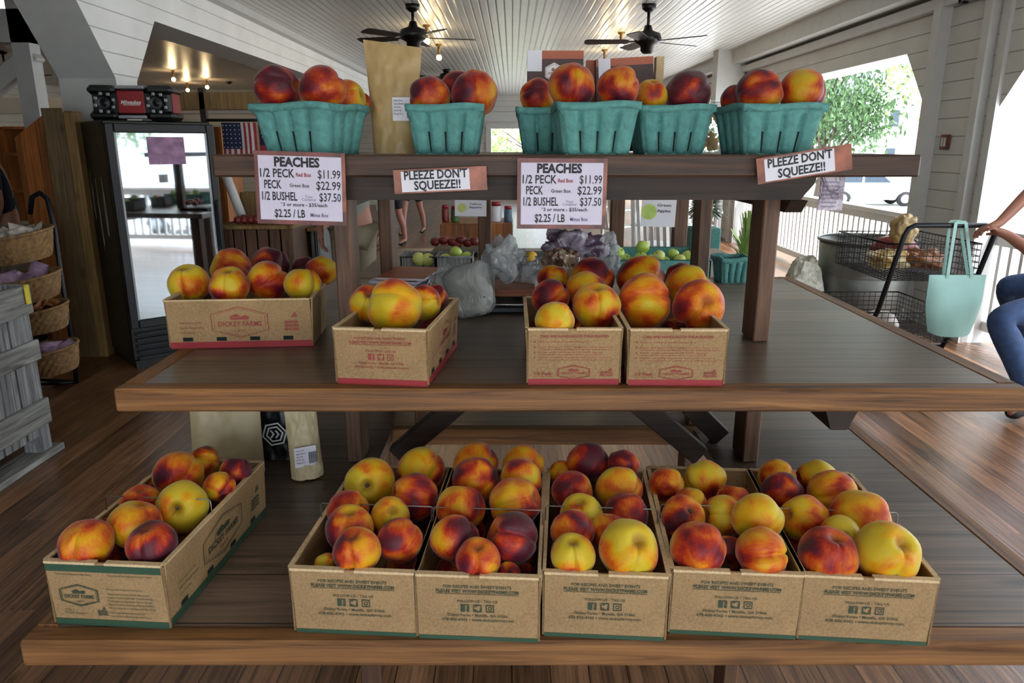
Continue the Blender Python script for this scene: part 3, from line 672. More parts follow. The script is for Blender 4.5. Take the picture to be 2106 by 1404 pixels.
        text(p, 'GEORGIA', W*.36, .0235, .0065, W*.14, bold=.04, M=q); text(p, 'GROWN', W*.36, .0175, .0065, W*.14, bold=.04, M=q); p.add([(W*.38, .029, 0), (W*.41, .034, 0), (W*.42, .029, 0)], [(0,1,2)], 0, q)
    elif style == 'info':
        fineprint(p, -W*.42, Hh-.0225, W*.36, 1, .006, q, seed=4); fineprint(p, W*.04, Hh-.0225, W*.40, 1, .006, q, seed=5)
        badge(p, -W*.25, .057, W*.34, .042, q)
        text(p, '25 lbs', -W*.40, .0275, .005, W*.06, 'L', M=q); text(p, 'Musella, Georgia', -W*.40, .0215, .005, W*.17, 'L', M=q)
        text(p, 'GEORGIA', -W*.07, .026, .0065, W*.09, bold=.04, M=q); text(p, 'GROWN', -W*.07, .0205, .0065, W*.09, bold=.04, M=q); p.add([(-W*.07, .031, 0), (-W*.05, .038, 0), (-W*.04, .031, 0)], [(0,1,2)], 0, q)
        fineprint(p, 0, .069, W*.32, 1, .006, q, seed=2); fineprint(p, 0, .060, W*.43, 5, .0065, q, seed=3); fineprint(p, 0, .025, W*.36, 2, .0065, q, seed=1)
    p.build('printed_lettering', ink, T, world=False)
    for Mq in (Mr, Ml):
        p = MB(); q = Mq @ Matrix.Translation((0, 0, .0006))
        badge(p, L*.5, Hh*.54, L*.40, Hh*.66, q); 
        for i in range(3): text(p, ('Family owned since 1897', 'Packed in Musella Georgia', 'Fresh peaches')[i], L*.08, Hh*.52-i*.0115, .006, L*(.15, .17, .10)[i], 'L', M=q)
        for i, s in enumerate(('GEORGIA', 'GROWN', 'PEACHES')): text(p, s, L*.86, Hh*.50-i*.0085, .0085, L*.10, bold=.05, M=q)
        p.add([(L*.86, Hh*.62, 0), (L*.89, Hh*.74, 0), (L*.91, Hh*.64, 0)], [(0,1,2)], 0, q)
        p.build('printed_lettering', ink, T, world=False)
    for Mq in (Mr, Ml):
        for i in range(4):
            s = MB(); rect(s, L*(.09+.235*i), .017, L*(.09+.235*i)+.022, .026, 0, Mq @ Matrix.Translation((0, 0, .0007))); s.build('vent_slot', M_['slot'], T, world=False)
    if handle:
        y = L*.42; hz = Hh+.028
        MB().tube([(-w2-.003, y, Hh*.55), (-w2-.003, y, hz-.004), (-w2, y, hz), (w2, y, hz), (w2+.003, y, hz-.004), (w2+.003, y, Hh*.55)], .0011, 6).build('wire_handle', M_['wire'], T, world=False)
    return T
# --- bottom row: front foot corners read off the photograph, on the shelf
def foot(uL, vL, uR, vR, z, back=None):
    a = onZ(uL, vL, z); b = onZ(uR, vR, z); return a, b
BOXES = {}
def place(key, uL, vL, uR, vR, z, L, Hh, red, style, label, rz=None, handle=True, name='peach_box'):
    a = onZ(uL, vL, z); b = onZ(uR, vR, z); d = b-a; W = d.length
    r = atan2(d.y, d.x) if rz is None else rz
    c = (a+b)/2; c.z = z
    T = fbox(L, W, Hh, red, style, name, label, c, r, handle)
    BOXES[key] = (T, L, W, Hh); return T
HB = .117
place('B1', 118, 1283, 352, 1291, ZB, .39, HB, False, 'info', 'green-striped cardboard peach box standing apart at the far left of the bottom shelf', rz=radians(-4.2))
place('B2', 610, 1300, 857, 1307, ZB, .375, HB, False, 'social', 'green-printed cardboard peach box, second from the left on the bottom shelf', rz=radians(-4.0))
place('B3', 862, 1311, 1106, 1320, ZB, .375, HB, False, 'social', 'green-printed cardboard peach box in the middle of the bottom shelf with sagging front rim', rz=radians(-3.5))
place('B4', 1119, 1309, 1364, 1315, ZB, .375, HB, False, 'social', 'green-printed cardboard peach box holding the big freckled yellow peach', rz=radians(-4.0))
place('B5', 1378, 1306, 1633, 1309, ZB, .375, HB, False, 'social', 'green-printed cardboard peach box, second from the right on the bottom shelf', rz=radians(-4.5))
place('B6', 1641, 1318, 1900, 1322, ZB, .375, HB, False, 'social', 'green-printed cardboard peach box at the right end of the bottom row', rz=radians(-5.0))
HM = .112
place('M2', 694, 790, 881, 793, ZM, .30, HM, True, 'social', 'red-striped cardboard box with three big yellow peaches, left of centre on the middle shelf', rz=radians(-6.5), handle=False)
place('M3', 1086, 790, 1272, 791, ZM, .30, HM, True, 'steps', 'red-striped cardboard box with handling notes, left one of the touching pair', rz=radians(0), handle=False)
place('M4', 1291, 791, 1486, 794, ZM, .30, HM, True, 'steps', 'red-striped cardboard box with handling notes, right one of the touching pair', rz=radians(-1), handle=False)
# the side-on box: its long side faces the camera -> front (short side) is at its left
a = onZ(353, 717, ZM); b = onZ(644, 711, ZM); d = b-a; Lm = d.length; r = atan2(d.y, d.x)
Wm = .185; n = Vector((-sin(r), cos(r), 0))
T = fbox(Lm, Wm, HM, True, 'social', 'peach_box', 'red-striped cardboard peach box turned side-on at the left of the middle shelf', a+n*Wm/2, r-pi/2, handle=False)
BOXES['M1'] = (T, Lm, Wm, HM)
# ------------------------------------------------------------------ peaches
def peach_mesh(seed, cleft=.085, tip=.05, lump=.03, squash=.95):
    rnd = random.Random(seed); nu, nv = 44, 30; off = Vector((rnd.uniform(0, 50), 3, 7)); vs = []; fs = []
    for j in range(nv+1):
        th = pi*j/nv
        for i in range(nu):
            # denser meridians round the cleft at phi=0
            s = 2*pi*i/nu; ph = s-.55*sin(s)
            if ph > pi: ph -= 2*pi
            x, y, z = sin(th)*cos(ph), sin(th)*sin(ph), cos(th)
            r = 1.0
            r -= .30*math.exp(-(th/.30)**2)                        # stem cavity
            r += tip*math.exp(-((pi-th)/.22)**2) - .04*math.exp(-((pi-th)/.5)**2)
            w = max(0, sin(th))**.5 if th < pi*.93 else 0
            r -= cleft*w*math.exp(-(ph/.13)**2)*(1 if th < 2.2 else max(0, 1-(th-2.2)/.6))
            r += cleft*.45*w*math.exp(-((abs(ph)-.42)/.28)**2)
            r += lump*noise.noise(Vector((x, y, z))*1.3+off)*2
            vs.append((x*r, y*r, z*r*squash))
    for j in range(nv):
        for i in range(nu):
            fs.append((j*nu+i, j*nu+(i+1) % nu, (j+1)*nu+(i+1) % nu, (j+1)*nu+i)[::-1])
    me = bpy.data.meshes.new('peach'); me.from_pydata(vs, [], fs); me.validate(); me.materials.append(M_['peach'])
    me.polygons.foreach_set('use_smooth', [True]*len(me.polygons)); me.update(); return me
PM = [peach_mesh(1), peach_mesh(2, .06, .09, .05, 1.0), peach_mesh(3, .11, .03, .04, .92), peach_mesh(4, .075, .06, .035, .97)]
stem_me = None
def stem_mesh():
    mb = MB(); mb.lathe([(.085, .60), (.10, .70), (.065, .74), (.03, .73)], 10)
    me = bpy.data.meshes.new('stem_scar'); me.from_pydata([tuple(v) for v in mb.v], [], mb.f); me.materials.append(M_['bark']); return me
stem_me = stem_mesh()
ORI = {  # direction of the stem end, direction of the cleft side (camera-ish frame: x right, y away, z up)
 'U': ((0, -.25, 1), (0, -1, -.2)), 'D': ((0, .3, -1), (0, -1, .3)), 'F': ((.05, -1, .35), (-.6, 0, -.8)), 'B': ((.1, .9, .3), (.7, 0, .5)),
 'L': ((-1, -.15, .3), (.2, -1, .5)), 'R': ((1, -.2, .25), (-.2, -1, .5)), 'S': ((-.3, .8, .7), (-.8, .2, .3)), 'T': ((.3, .4, 1), (.85, -.5, 0)),
 'H': ((-.8, -.2, .35), (0, -.75, .7)), 'G': ((.3, -.75, .75), (-.2, -.6, -.7)) }
def orient(code, seed):
    rnd = random.Random(seed); a, b = ORI[code]
    z = (Vector(a)+Vector([rnd.uniform(-.15, .15) for _ in range(3)])).normalized(); x = Vector(b); x = (x-z*x.dot(z)).normalized(); y = z.cross(x)
    return Matrix((x, y, z)).transposed().to_4x4()
def settle(items, z0, box=None):
    Wi = None
    if box: Wi = box[0].matrix_basis.inverted(); L_, Hh_ = box[1], box[3]
    """items: (u,v,d); keeps each fruit on its sight line at its measured size, moving it nearer or farther until none overlap"""
    P = []
    for (u, v, d) in items:
        dr = ray(u, v); t = (z0(u, v)-H)/dr.z if callable(z0) else (z0-H)/dr.z
        P.append([dr, t*(1.05 if d <= 62 else 1), d/(2*F), d <= 62])
    t0 = [p[1] for p in P]
    for it in range(200):
        for i in range(len(P)):
            for j in range(i):
                a, b = P[i], P[j]
                pa = a[0]*a[1]; pb = b[0]*b[1]; ra = a[2]*a[1]; rb = b[2]*b[1]
                dd = (pa-pb).length; need = (ra+rb)*.955
                if dd < need:
                    s = (need-dd)*.25
                    if a[3] and not b[3]: a[1] += s*2
                    elif b[3] and not a[3]: b[1] += s*2
                    elif a[1] >= b[1]: a[1] += s; b[1] -= s
                    else: a[1] -= s; b[1] += s
        for i, p in enumerate(P):
            p[1] += (t0[i]-p[1])*.01
            if Wi:
                q = Wi @ (Vector((0, 0, H))+p[0]*p[1]); r = p[2]*p[1]
                if q.y < r*.93: p[1] += (r*.93-q.y)*.6
                if q.y > L_-r*.8 and q.z < Hh_+.02: p[1] -= (q.y-L_+r*.8)*.4
                if q.z < r+.006: p[1] -= (r+.006-q.z)*.6
            p[1] = max(t0[i]-.12, min(t0[i]+.2, p[1]))
    return [(Vector((0, 0, H))+p[0]*p[1], p[2]*p[1]) for p in P]
protos = {}
def add_peach(loc, r, blush, code, label, seed, group, val=1.0, stem=False, sq=1.0):
    rnd = random.Random(seed*7+1); k = rnd.randrange(4)
    o = bpy.data.objects.new('peach', PM[k]); COL.objects.link(o)
    R = orient(code, seed)
    o.matrix_basis = Matrix.Translation(loc) @ R @ Matrix.Diagonal((r, r, r*sq, 1))
    o.color = (blush, val, rnd.random(), 1); tag(o, label, 'peach', group)
    if stem:
        s = bpy.data.objects.new('stem_scar', stem_me); COL.objects.link(s); s.parent = o
    return o
def fill(key, rows, group, top=.012, val=.95, seed=0, where='', under=None):
    T, L, W, Hh = BOXES[key]; zz = T.matrix_basis.translation.z+Hh+top
    res = settle([(r[0], r[1], r[2]) for r in rows], zz, None if key == 'M1' else BOXES[key])
    for i, (r, (p, rad)) in enumerate(zip(rows, res)):
        add_peach(p, rad, r[3]+.02*((i*7) % 3-1), r[4], (r[5]+' '+where).strip(), seed*100+i, group, val, stem=len(r) > 6)
    # the layer underneath, glimpsed in the gaps
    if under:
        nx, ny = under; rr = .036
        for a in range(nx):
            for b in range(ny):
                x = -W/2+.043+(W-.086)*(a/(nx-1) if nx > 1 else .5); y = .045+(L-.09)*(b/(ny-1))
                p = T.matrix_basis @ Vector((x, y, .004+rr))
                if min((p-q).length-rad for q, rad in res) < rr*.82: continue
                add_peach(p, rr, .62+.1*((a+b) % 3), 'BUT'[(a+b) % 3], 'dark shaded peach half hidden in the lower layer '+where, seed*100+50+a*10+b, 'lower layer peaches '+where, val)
U2 = (2, 5)
fill('B1', [
 (179, 1117, 104, .52, 'D', 'red and orange mottled peach at the near left corner'),
 (277, 1078, 104, .22, 'T', 'yellow peach with a red shoulder, second from the front'),
 (313, 1118, 98, .88, 'U', 'purple-maroon peach against the near right corner'),
 (375, 1041, 105, .02, 'F', 'bright yellow peach showing its dark stem hole', 1),
 (290, 1034, 80, .40, 'U', 'orange peach peeking out behind the red-shouldered yellow one'),
 (366, 977, 100, .42, 'B', 'large dull orange fuzzy peach near the back'),
 (420, 950, 66, .30, 'H', 'small yellow-orange peach highest at the back'),
 (450, 1001, 64, .42, 'B', 'small orange peach against the right side wall'),
 (484, 970, 64, .88, 'T', 'dark maroon peach in the far right corner'),
 (432, 1030, 50, .68, 'L', 'small red peach right behind the stem-hole peach'),
 (243, 1143, 60, .85, 'B', 'dark red peach low at the front between two others'),
 (311, 1000, 46, .60, 'T', 'small reddish peach near the wire handle'),
 (222, 1086, 46, .62, 'S', 'red peach sliver by the left side wall')], 'peaches in the far left green box', seed=1, where='in the far left green box', under=U2, top=.006)
fill('B2', [
 (734, 1131, 98, .50, 'U', 'red and orange streaked peach at the front'),
 (821, 1111, 92, .50, 'B', 'smooth orange-red peach at the front right'),
 (719, 1085, 98, .42, 'U', 'orange peach with a yellow crease behind the front streaked one'),
 (716, 1048, 84, .55, 'B', 'reddish peach by the left side wall'),
 (762, 993, 102, .10, 'F', 'large yellow-green peach with a stem hole near the back', 1),
 (803, 1060, 80, .22, 'G', 'olive yellow peach in the middle with a small dark mark'),
 (852, 1021, 98, .55, 'L', 'dark orange peach with a red patch on the right'),
 (865, 966, 95, .34, 'B', 'brownish orange peach farthest back'),
 (672, 1161, 50, .15, 'S', 'yellow peach low in the front left corner')], 'peaches in the second green box', seed=2, where='in the second green box', under=U2)
fill('B3', [
 (983, 1149, 92, .52, 'U', 'small red and yellow creased peach foremost'),
 (934, 1107, 98, .48, 'B', 'orange-red peach at the front left'),
 (1053, 1107, 110, .84, 'H', 'large maroon peach with a crosswise crease at the right'),
 (947, 1044, 98, .32, 'T', 'yellow-orange peach by the left wall'),
 (1060, 1034, 106, .40, 'R', 'deeply creased orange and red peach at the right wall'),
 (978, 985, 94, .58, 'B', 'red-topped peach near the back left'),
 (1071, 985, 88, .36, 'S', 'orange peach near the back right'),
 (978, 953, 90, .38, 'B', 'brown-orange peach farthest back on the left'),
 (1075, 955, 84, .26, 'B', 'olive-orange peach farthest back on the right'),
 (1046, 1178, 48, .70, 'U', 'red peach sunk low at the front right')], 'peaches in the middle green box', seed=3, where='in the middle green box', under=U2)
fill('B4', [
 (1178, 1141, 92, .02, 'U', 'yellow peach with an upright crease at the front left'),
 (1293, 1128, 123, .05, 'G', 'biggest yellow freckled peach at the front right'),
 (1177, 1091, 88, .66, 'B', 'red peach behind the creased yellow one'),
 (1252, 1093, 80, .42, 'T', 'orange peach half hidden behind the freckled one'),
 (1195, 1056, 88, .20, 'U', 'yellow-orange creased peach in the middle left'),
 (1288, 1057, 90, .58, 'B', 'red-orange peach in the middle right'),
 (1177, 1008, 84, .56, 'D', 'red and yellow peach by the left wall under the wire'),
 (1273, 1005, 94, .32, 'B', 'orange-yellow peach under the wire at the right'),
 (1209, 951, 86, .74, 'B', 'round dark red peach on top at the back'),
 (1281, 957, 68, .78, 'S', 'smaller dark red peach at the back right'),
 (1154, 972, 50, .50, 'B', 'brownish peach in the back left corner')], 'peaches in the freckled peach box', seed=4, where='in the fourth green box', under=U2)
fill('B5', [
 (1436, 1127, 112, .58, 'B', 'large pink-red peach at the front left'),
 (1566, 1139, 112, .34, 'R', 'orange peach creased on its right, at front right'),
 (1557, 1065, 102, .04, 'B', 'plain lemon-yellow peach by the right wall'),
 (1486, 1060, 84, .22, 'L', 'olive-yellow peach in the middle'),
 (1405, 1062, 90, .46, 'G', 'red and yellow shiny peach by the left wall', 1),
 (1450, 987, 86, .14, 'S', 'pale yellow peach perched high at the back'),
 (1371, 996, 72, .46, 'B', 'brown-orange peach in the back left'),
 (1508, 1028, 68, .44, 'T', 'pinkish peach behind the olive-yellow one'),
 (1420, 1036, 68, .30, 'B', 'olive peach behind the shiny red and yellow one'),
 (1497, 1131, 60, .62, 'B', 'dark orange peach low between the two front ones')], 'peaches in the fifth green box', seed=5, where='in the fifth green box', under=U2)
fill('B6', [
 (1702, 1141, 118, .56, 'U', 'pink and orange creased peach at the front left'),
 (1824, 1135, 128, .08, 'G', 'big lumpy ochre peach at the front right'),
 (1768, 1066, 120, .24, 'B', 'large yellow-orange peach at the right wall'),
 (1654, 1066, 96, .26, 'H', 'yellow-orange peach with a crosswise crease at the left'),
 (1727, 1101, 82, .22, 'F', 'yellowish peach showing its stem hole in the middle', 1),
 (1713, 1018, 104, .42, 'R', 'orange ribbed peach behind the wire'),
 (1608, 1011, 82, .84, 'B', 'purple peach by the left wall near the back'),
 (1597, 981, 74, .36, 'B', 'olive-orange peach in the back left corner'),
 (1679, 983, 80, .10, 'S', 'pale green-yellow peach at the back')], 'peaches in the right end green box', seed=6, where='in the right end green box', under=U2)
fill('M1', [
 (390, 583, 84, .06, 'U', 'yellow peach with an upright crease at the left end'),
 (472, 589, 82, .30, 'U', 'orange-yellow creased peach second in the front row'),
 (550, 579, 84, .34, 'B', 'round glowing orange peach in the front row'),
 (622, 585, 74, .10, 'T', 'olive-yellow peach at the right of the front row'),
 (475, 552, 82, .38, 'H', 'orange creased peach raised behind the front row'),
 (556, 543, 74, .76, 'T', 'dark red peach raised behind the glowing orange one'),
 (514, 558, 50, .78, 'B', 'small dark red peach wedged behind the front row'),
 (626, 552, 50, .76, 'B', 'red peach at the back right'),
 (662, 557, 64, .40, 'S', 'orange peach at the far right corner by the post')], 'peaches in the side-on red box', seed=7, where='in the side-on red box', under=(2, 4))
fill('M2', [
 (811, 631, 114, .16, 'H', 'biggest yellow peach with a red spot in front'),
 (758, 624, 78, .32, 'G', 'orange peach at the left', 1),
 (872, 622, 74, .20, 'R', 'golden creased peach at the right'),
 (893, 612, 56, .40, 'B', 'orange peach behind the golden one')], 'peaches in the small centre red box', seed=8, where='in the left centre red box', under=(2, 4))
fill('M3', [
 (1141, 658, 80, .14, 'B', 'low yellow-orange peach at the front left'),
 (1226, 629, 100, .26, 'U', 'large orange-yellow creased peach at the front right'),
 (1132, 612, 76, .76, 'B', 'dark red peach at the left wall'),
 (1216, 575, 92, .50, 'B', 'orange-red peach at the top back'),
 (1137, 574, 64, .28, 'T', 'greenish orange peach at the back left'),
 (1205, 600, 86, .34, 'S', 'orange peach tucked behind the large creased one')], 'peaches in the left note box', seed=9, where='in the left note-printed box', under=(2, 4))
fill('M4', [
 (1326, 620, 116, .38, 'R', 'huge yellow peach with a red cheek'),
 (1438, 627, 106, .44, 'F', 'large red and yellow peach with a dark puckered stem end'),
 (1318, 573, 98, .42, 'B', 'orange peach behind the huge one'),
 (1413, 590, 90, .16, 'B', 'yellow peach behind the puckered one'),
 (1400, 572, 66, .40, 'S', 'small orange peach at the very back')], 'peaches in the right note box', seed=10, where='in the right note-printed box', under=(2, 4))

# ------------------------------------------------------------------ teal pulp baskets
def basket(label, loc, rz, W=.17, Hh=.105, group='teal baskets on the top shelf', D=None, name='fruit_basket'):
    D = D or W; B = .80
    T = thing(name, label, 'basket', loc, rz, group)
    ribs = 4
    def side(p, q, n, mb):   # p,q outer top corners; n outward normal
        p = Vector(p); q = Vector(q); n = Vector(n); cols = 48
        vs = []; rows = 8
        for j in range(rows+1):
            t = j/rows; s = B+(1-B)*t
            for i in range(cols+1):
                x = i/cols; pos = p.lerp(q, x); pos = Vector((pos.x*s, pos.y*s, Hh*t))
                k = (x*ribs) % 1.0
                dep = -.0095*math.exp(-((k-.0)/.12)**2)-.0095*math.exp(-((k-1)/.12)**2)
                dep += .0035*sin(pi*k)
                if t > .8: dep = .0045*sin(x*pi*2+.6)*.4+.003
                pos += n*dep; vs.append(pos)
        mb.add(vs, [(j*(cols+1)+i, j*(cols+1)+i+1, (j+1)*(cols+1)+i+1, (j+1)*(cols+1)+i) for j in range(rows) for i in range(cols)], 0, None, True)
    w, d = W/2, D/2; mb = MB()
    cs = [(-w, -d, 0), (w, -d, 0), (w, d, 0), (-w, d, 0)]; ns = [(0, -1, 0), (1, 0, 0), (0, 1, 0), (-1, 0, 0)]
    for k in range(4): side(cs[k], cs[(k+1) % 4], ns[k], mb)
    mb.add([(c[0]*B, c[1]*B, .002) for c in cs], [(0,1,2,3)])
    o = mb.build('basket_body', M_['teal'], T, world=False)
    sm = o.modifiers.new('thick', 'SOLIDIFY'); sm.thickness = .0028; sm.offset = -1
    r = MB()
    n = 12; pts = []
    for k in range(4):
        a = Vector(cs[k]); b = Vector(cs[(k+1) % 4])
        for i in range(n):
            p = a.lerp(b, i/n); pts.append(Vector((p.x, p.y, Hh-.004-.003*sin(i/n*pi*2))))
    ins = [p*1.0 for p in pts]
    N = len(pts); vs = []
    for p in pts:
        e = Vector((p.x, p.y, 0)).normalized()
        vs += [Vector((p.x, p.y, p.z-.010))+e*.004, Vector((p.x, p.y, p.z+.005))+e*.006, Vector((p.x, p.y, p.z+.005))-e*.002, Vector((p.x, p.y, p.z-.010))-e*.001]
    fs = []
    for i in range(N):
        j = (i+1) % N
        for q in range(4): fs.append((i*4+q, j*4+q, j*4+(q+1) % 4, i*4+(q+1) % 4))
    r.add(vs, fs, 0, None, True); r.build('rim', M_['teal'], T, world=False)
    for k in range(4):
        p = Vector(cs[k]); q = Vector(cs[(k+1) % 4]); nn = Vector(ns[k])
        for i in (1, 2, 3):
            x = i/ribs; b0 = p.lerp(q, x); t1 = .46
            lo = Vector((b0.x*B, b0.y*B, .006)); s1 = B+(1-B)*t1; hi = Vector((b0.x*s1, b0.y*s1, Hh*t1))
            e = (q-p).normalized()*.0046; nq = nn*(-.0062)
            s = MB(); s.add([lo-e+nq, lo+e+nq, hi+e+nq, hi-e+nq], [(0,1,2,3)]); s.build('vent_slot', M_['slot'], T, world=False)
    return T
def shelf_basket(u, v, W, yb, rz, label, Hh=.105, D=None):
    p = onY(u, v, yb); p.z = ZT; return basket(label, p, rz, W, Hh, D=D)
K1 = shelf_basket(645, 300, .185, 1.735, radians(-18), 'teal pulp basket with four peaches above the left price sign')
K2 = shelf_basket(922, 300, .165, 1.77, radians(0), 'teal pulp basket right of the gold pouch')
K3b = shelf_basket(1133, 300, .165, 1.90, radians(0), 'teal pulp basket mostly hidden behind the front centre one')
K3 = shelf_basket(1219, 300, .168, 1.69, radians(2), 'teal pulp basket foremost in the centre above the right price sign')
K4 = shelf_basket(1372, 300, .165, 1.80, radians(2), 'teal pulp basket holding the dark plum-coloured peach')
K5 = shelf_basket(1572, 300, .185, 1.76, radians(6), 'teal pulp basket at the right end by the leaning notice')
def put(rows, y, group, where, seed, yy=None):
    its = []
    for i, r in enumerate(rows):
        Y = y+(r[6] if len(r) > 6 else 0)
        p = onY(r[0], r[1], Y); d = ray(r[0], r[1]); t = Y/d.y
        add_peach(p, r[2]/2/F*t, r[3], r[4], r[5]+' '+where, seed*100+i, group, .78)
put([(571, 181, 93, .80, 'R', 'dark red creased peach at the left'), (663, 184, 94, .54, 'B', 'large orange-red peach at the front right'), (716, 203, 74, .38, 'R', 'orange peach behind the large one', .075), (741, 213, 48, .55, 'S', 'small dark orange peach farthest right', .13)], 1.70, 'peaches in the left shelf basket', 'in the leftmost teal basket', 21)
put([(884, 199, 84, .60, 'S', 'red-orange peach with a yellow cheek at the left'), (976, 194, 97, .60, 'D', 'big red-orange peach at the right'), (940, 186, 76, .82, 'B', 'dark peach at the back between the two', .09)], 1.75, 'peaches in the second shelf basket', 'in the basket right of the pouch', 22)
put([(1106, 201, 76, .56, 'R', 'orange and red peach')], 1.88, 'peaches in the hidden shelf basket', 'in the half-hidden teal basket', 23)
put([(1176, 177, 97, .56, 'D', 'tall red and orange peach at the left'), (1271, 181, 87, .60, 'B', 'round orange-red peach at the right')], 1.66, 'peaches in the centre shelf basket', 'in the foremost teal basket', 24)
put([(1339, 198, 68, .38, 'U', 'orange peach with an upright crease'), (1415, 194, 94, .96, 'B', 'dark plum-coloured peach')], 1.78, 'peaches in the plum peach basket', 'in the fourth teal basket', 25)
put([(1563, 189, 95, .58, 'R', 'brownish red creased peach in the middle'), (1649, 188, 92, .40, 'T', 'yellow-red peach at the right'), (1510, 204, 56, .78, 'B', 'small dark peach at the left behind', .07)], 1.74, 'peaches in the right end basket', 'in the right end teal basket', 26)

# ------------------------------------------------------------------ signs
def board_sign(name, label, corners, Y, th, back, face, margins, cat='sign', group=None):
    """corners: TL, TR, BL in pixels on the plane y=Y"""
    TL, TR, BL = [onY(u, v, Y) for u, v in corners]
    W = (TR-TL).length; Hh = (TL-BL).length; ang = atan2(TR.z-TL.z, TR.x-TL.x)
    T = thing(name, label, cat, ((TL+TR)/2+(BL-TL)/2)[:]); 
    if group: T['group'] = group
    M = Matrix.Rotation(-ang, 4, 'Y') @ Matrix.Rotation(pi/2, 4, 'X')      # local x right, y up, z toward camera
    MB().box((-W/2, -Hh/2, -th), (W/2, Hh/2, 0), 0, M).build('backing', back, T, world=False)
    l, r, b, t = margins; p = MB(); rect(p, -W/2+l, -Hh/2+b, W/2-r, Hh/2-t, 0, M, .0006); p.build('paper', face, T, world=False)
    return T, W, Hh, M @ Matrix.Translation((0, 0, .0012))
def price_sign(label, corners):
    T, W, Hh, M = board_sign('price_sign', label, corners, 1.585, .003, M_['border'], M_['lav'], (.008, .008, .009, .009), group=None)
    k = MB(); r = MB(); g = MB(); pr = MB()
    text(k, 'PEACHES', -W*.03, Hh*.30, .026, W*.50, bold=.045, M=M)
    for (y, s, x0, w0, price, pw) in ((.150, '1/2 PECK', -.44, .38, '$11.99', .25), (-.005, 'PECK', -.40, .19, '$22.99', .27), (-.165, '1/2 BUSHEL', -.43, .39, '$37.50', .24)):
        text(k, s, W*x0, Hh*y, .0245, W*w0, 'L', bold=.02, M=M); text(k, price, W*.445, Hh*y, .0245, W*pw, 'R', bold=.01, M=M)
    text(r, 'Red Box', W*.04, Hh*.165, .011, W*.17, bold=.03, M=M); text(g, 'Green Box', -W*.01, Hh*.02, .010, W*.22, bold=.02, M=M)
    text(pr, 'Your', W*.09, Hh*-.125, .008, W*.09, M=M); text(pr, 'Container', W*.09, Hh*-.165, .008, W*.16, M=M)
    text(k, '*3 or more - $35/each', W*.03, Hh*-.245, .0105, W*.52, bold=.02, M=M)
    text(k, '$2.25 / LB', -W*.13, Hh*-.40, .0235, W*.34, bold=.02, M=M); text(pr, 'Minus Box', W*.20, Hh*-.385, .011, W*.2, bold=.02, M=M)
    k.build('black_lettering', M_['ink_k'], T, world=False); r.build('red_lettering', M_['ink_r'], T, world=False)
    g.build('green_lettering', M_['ink_g'], T, world=False); pr.build('purple_lettering', M_['purpleink'], T, world=False)
    tp = MB(); rect(tp, W*.46, Hh*-.3, W*.5, Hh*.5, 0, M, .0002); tp.build('photo_edge', M_['border2'], T, world=False)
M_['purpleink'] = plain('purple_ink', '5d4a78', .6)
price_sign('peach price sign with photo border on the left, below the leftmost teal basket', [(521, 309), (709, 315), (530, 459)])
price_sign('peach price sign with photo border on the right, below the centre basket', [(1064, 325), (1250, 326), (1063, 470)])
def tease(label, corners):
    T, W, Hh, M = board_sign('warning_sign', label, corners, 1.583, .002, M_['border2'], M_['paper'], (.016, .036, .003, .004))
    k = MB(); c = -W*.045
    text(k, "PLEEZE DON'T", c, Hh*.08, .025, W*.68, bold=.03, M=M); text(k, 'SQUEEZE!!', c+.002, Hh*-.36, .025, W*.50, bold=.03, M=M)
    k.build('black_lettering', M_['ink_k'], T, world=False)
tease('small strip sign asking not to squeeze, between the two price signs', [(808, 350), (1000, 341), (812, 399)])
tease('tilted strip sign asking not to squeeze, at the right end of the beam', [(1553, 327), (1749, 295), (1561, 379)])
T, W, Hh, M = board_sign('paper_notice', 'curling lilac-grey paper notice hanging under the right end of the top shelf', [(1690, 362), (1741, 362), (1680, 432)], 1.70, .001, M_['purplep'], M_['lavd'] if 'lavd' in M_ else M_['purplep'], (.002, .002, .002, .002))
k = MB(); fineprint(k, -W*.4, Hh*.3, W*.75, 7, .009, M, seed=3); k.build('lettering', M_['purpleink'], T, world=False)

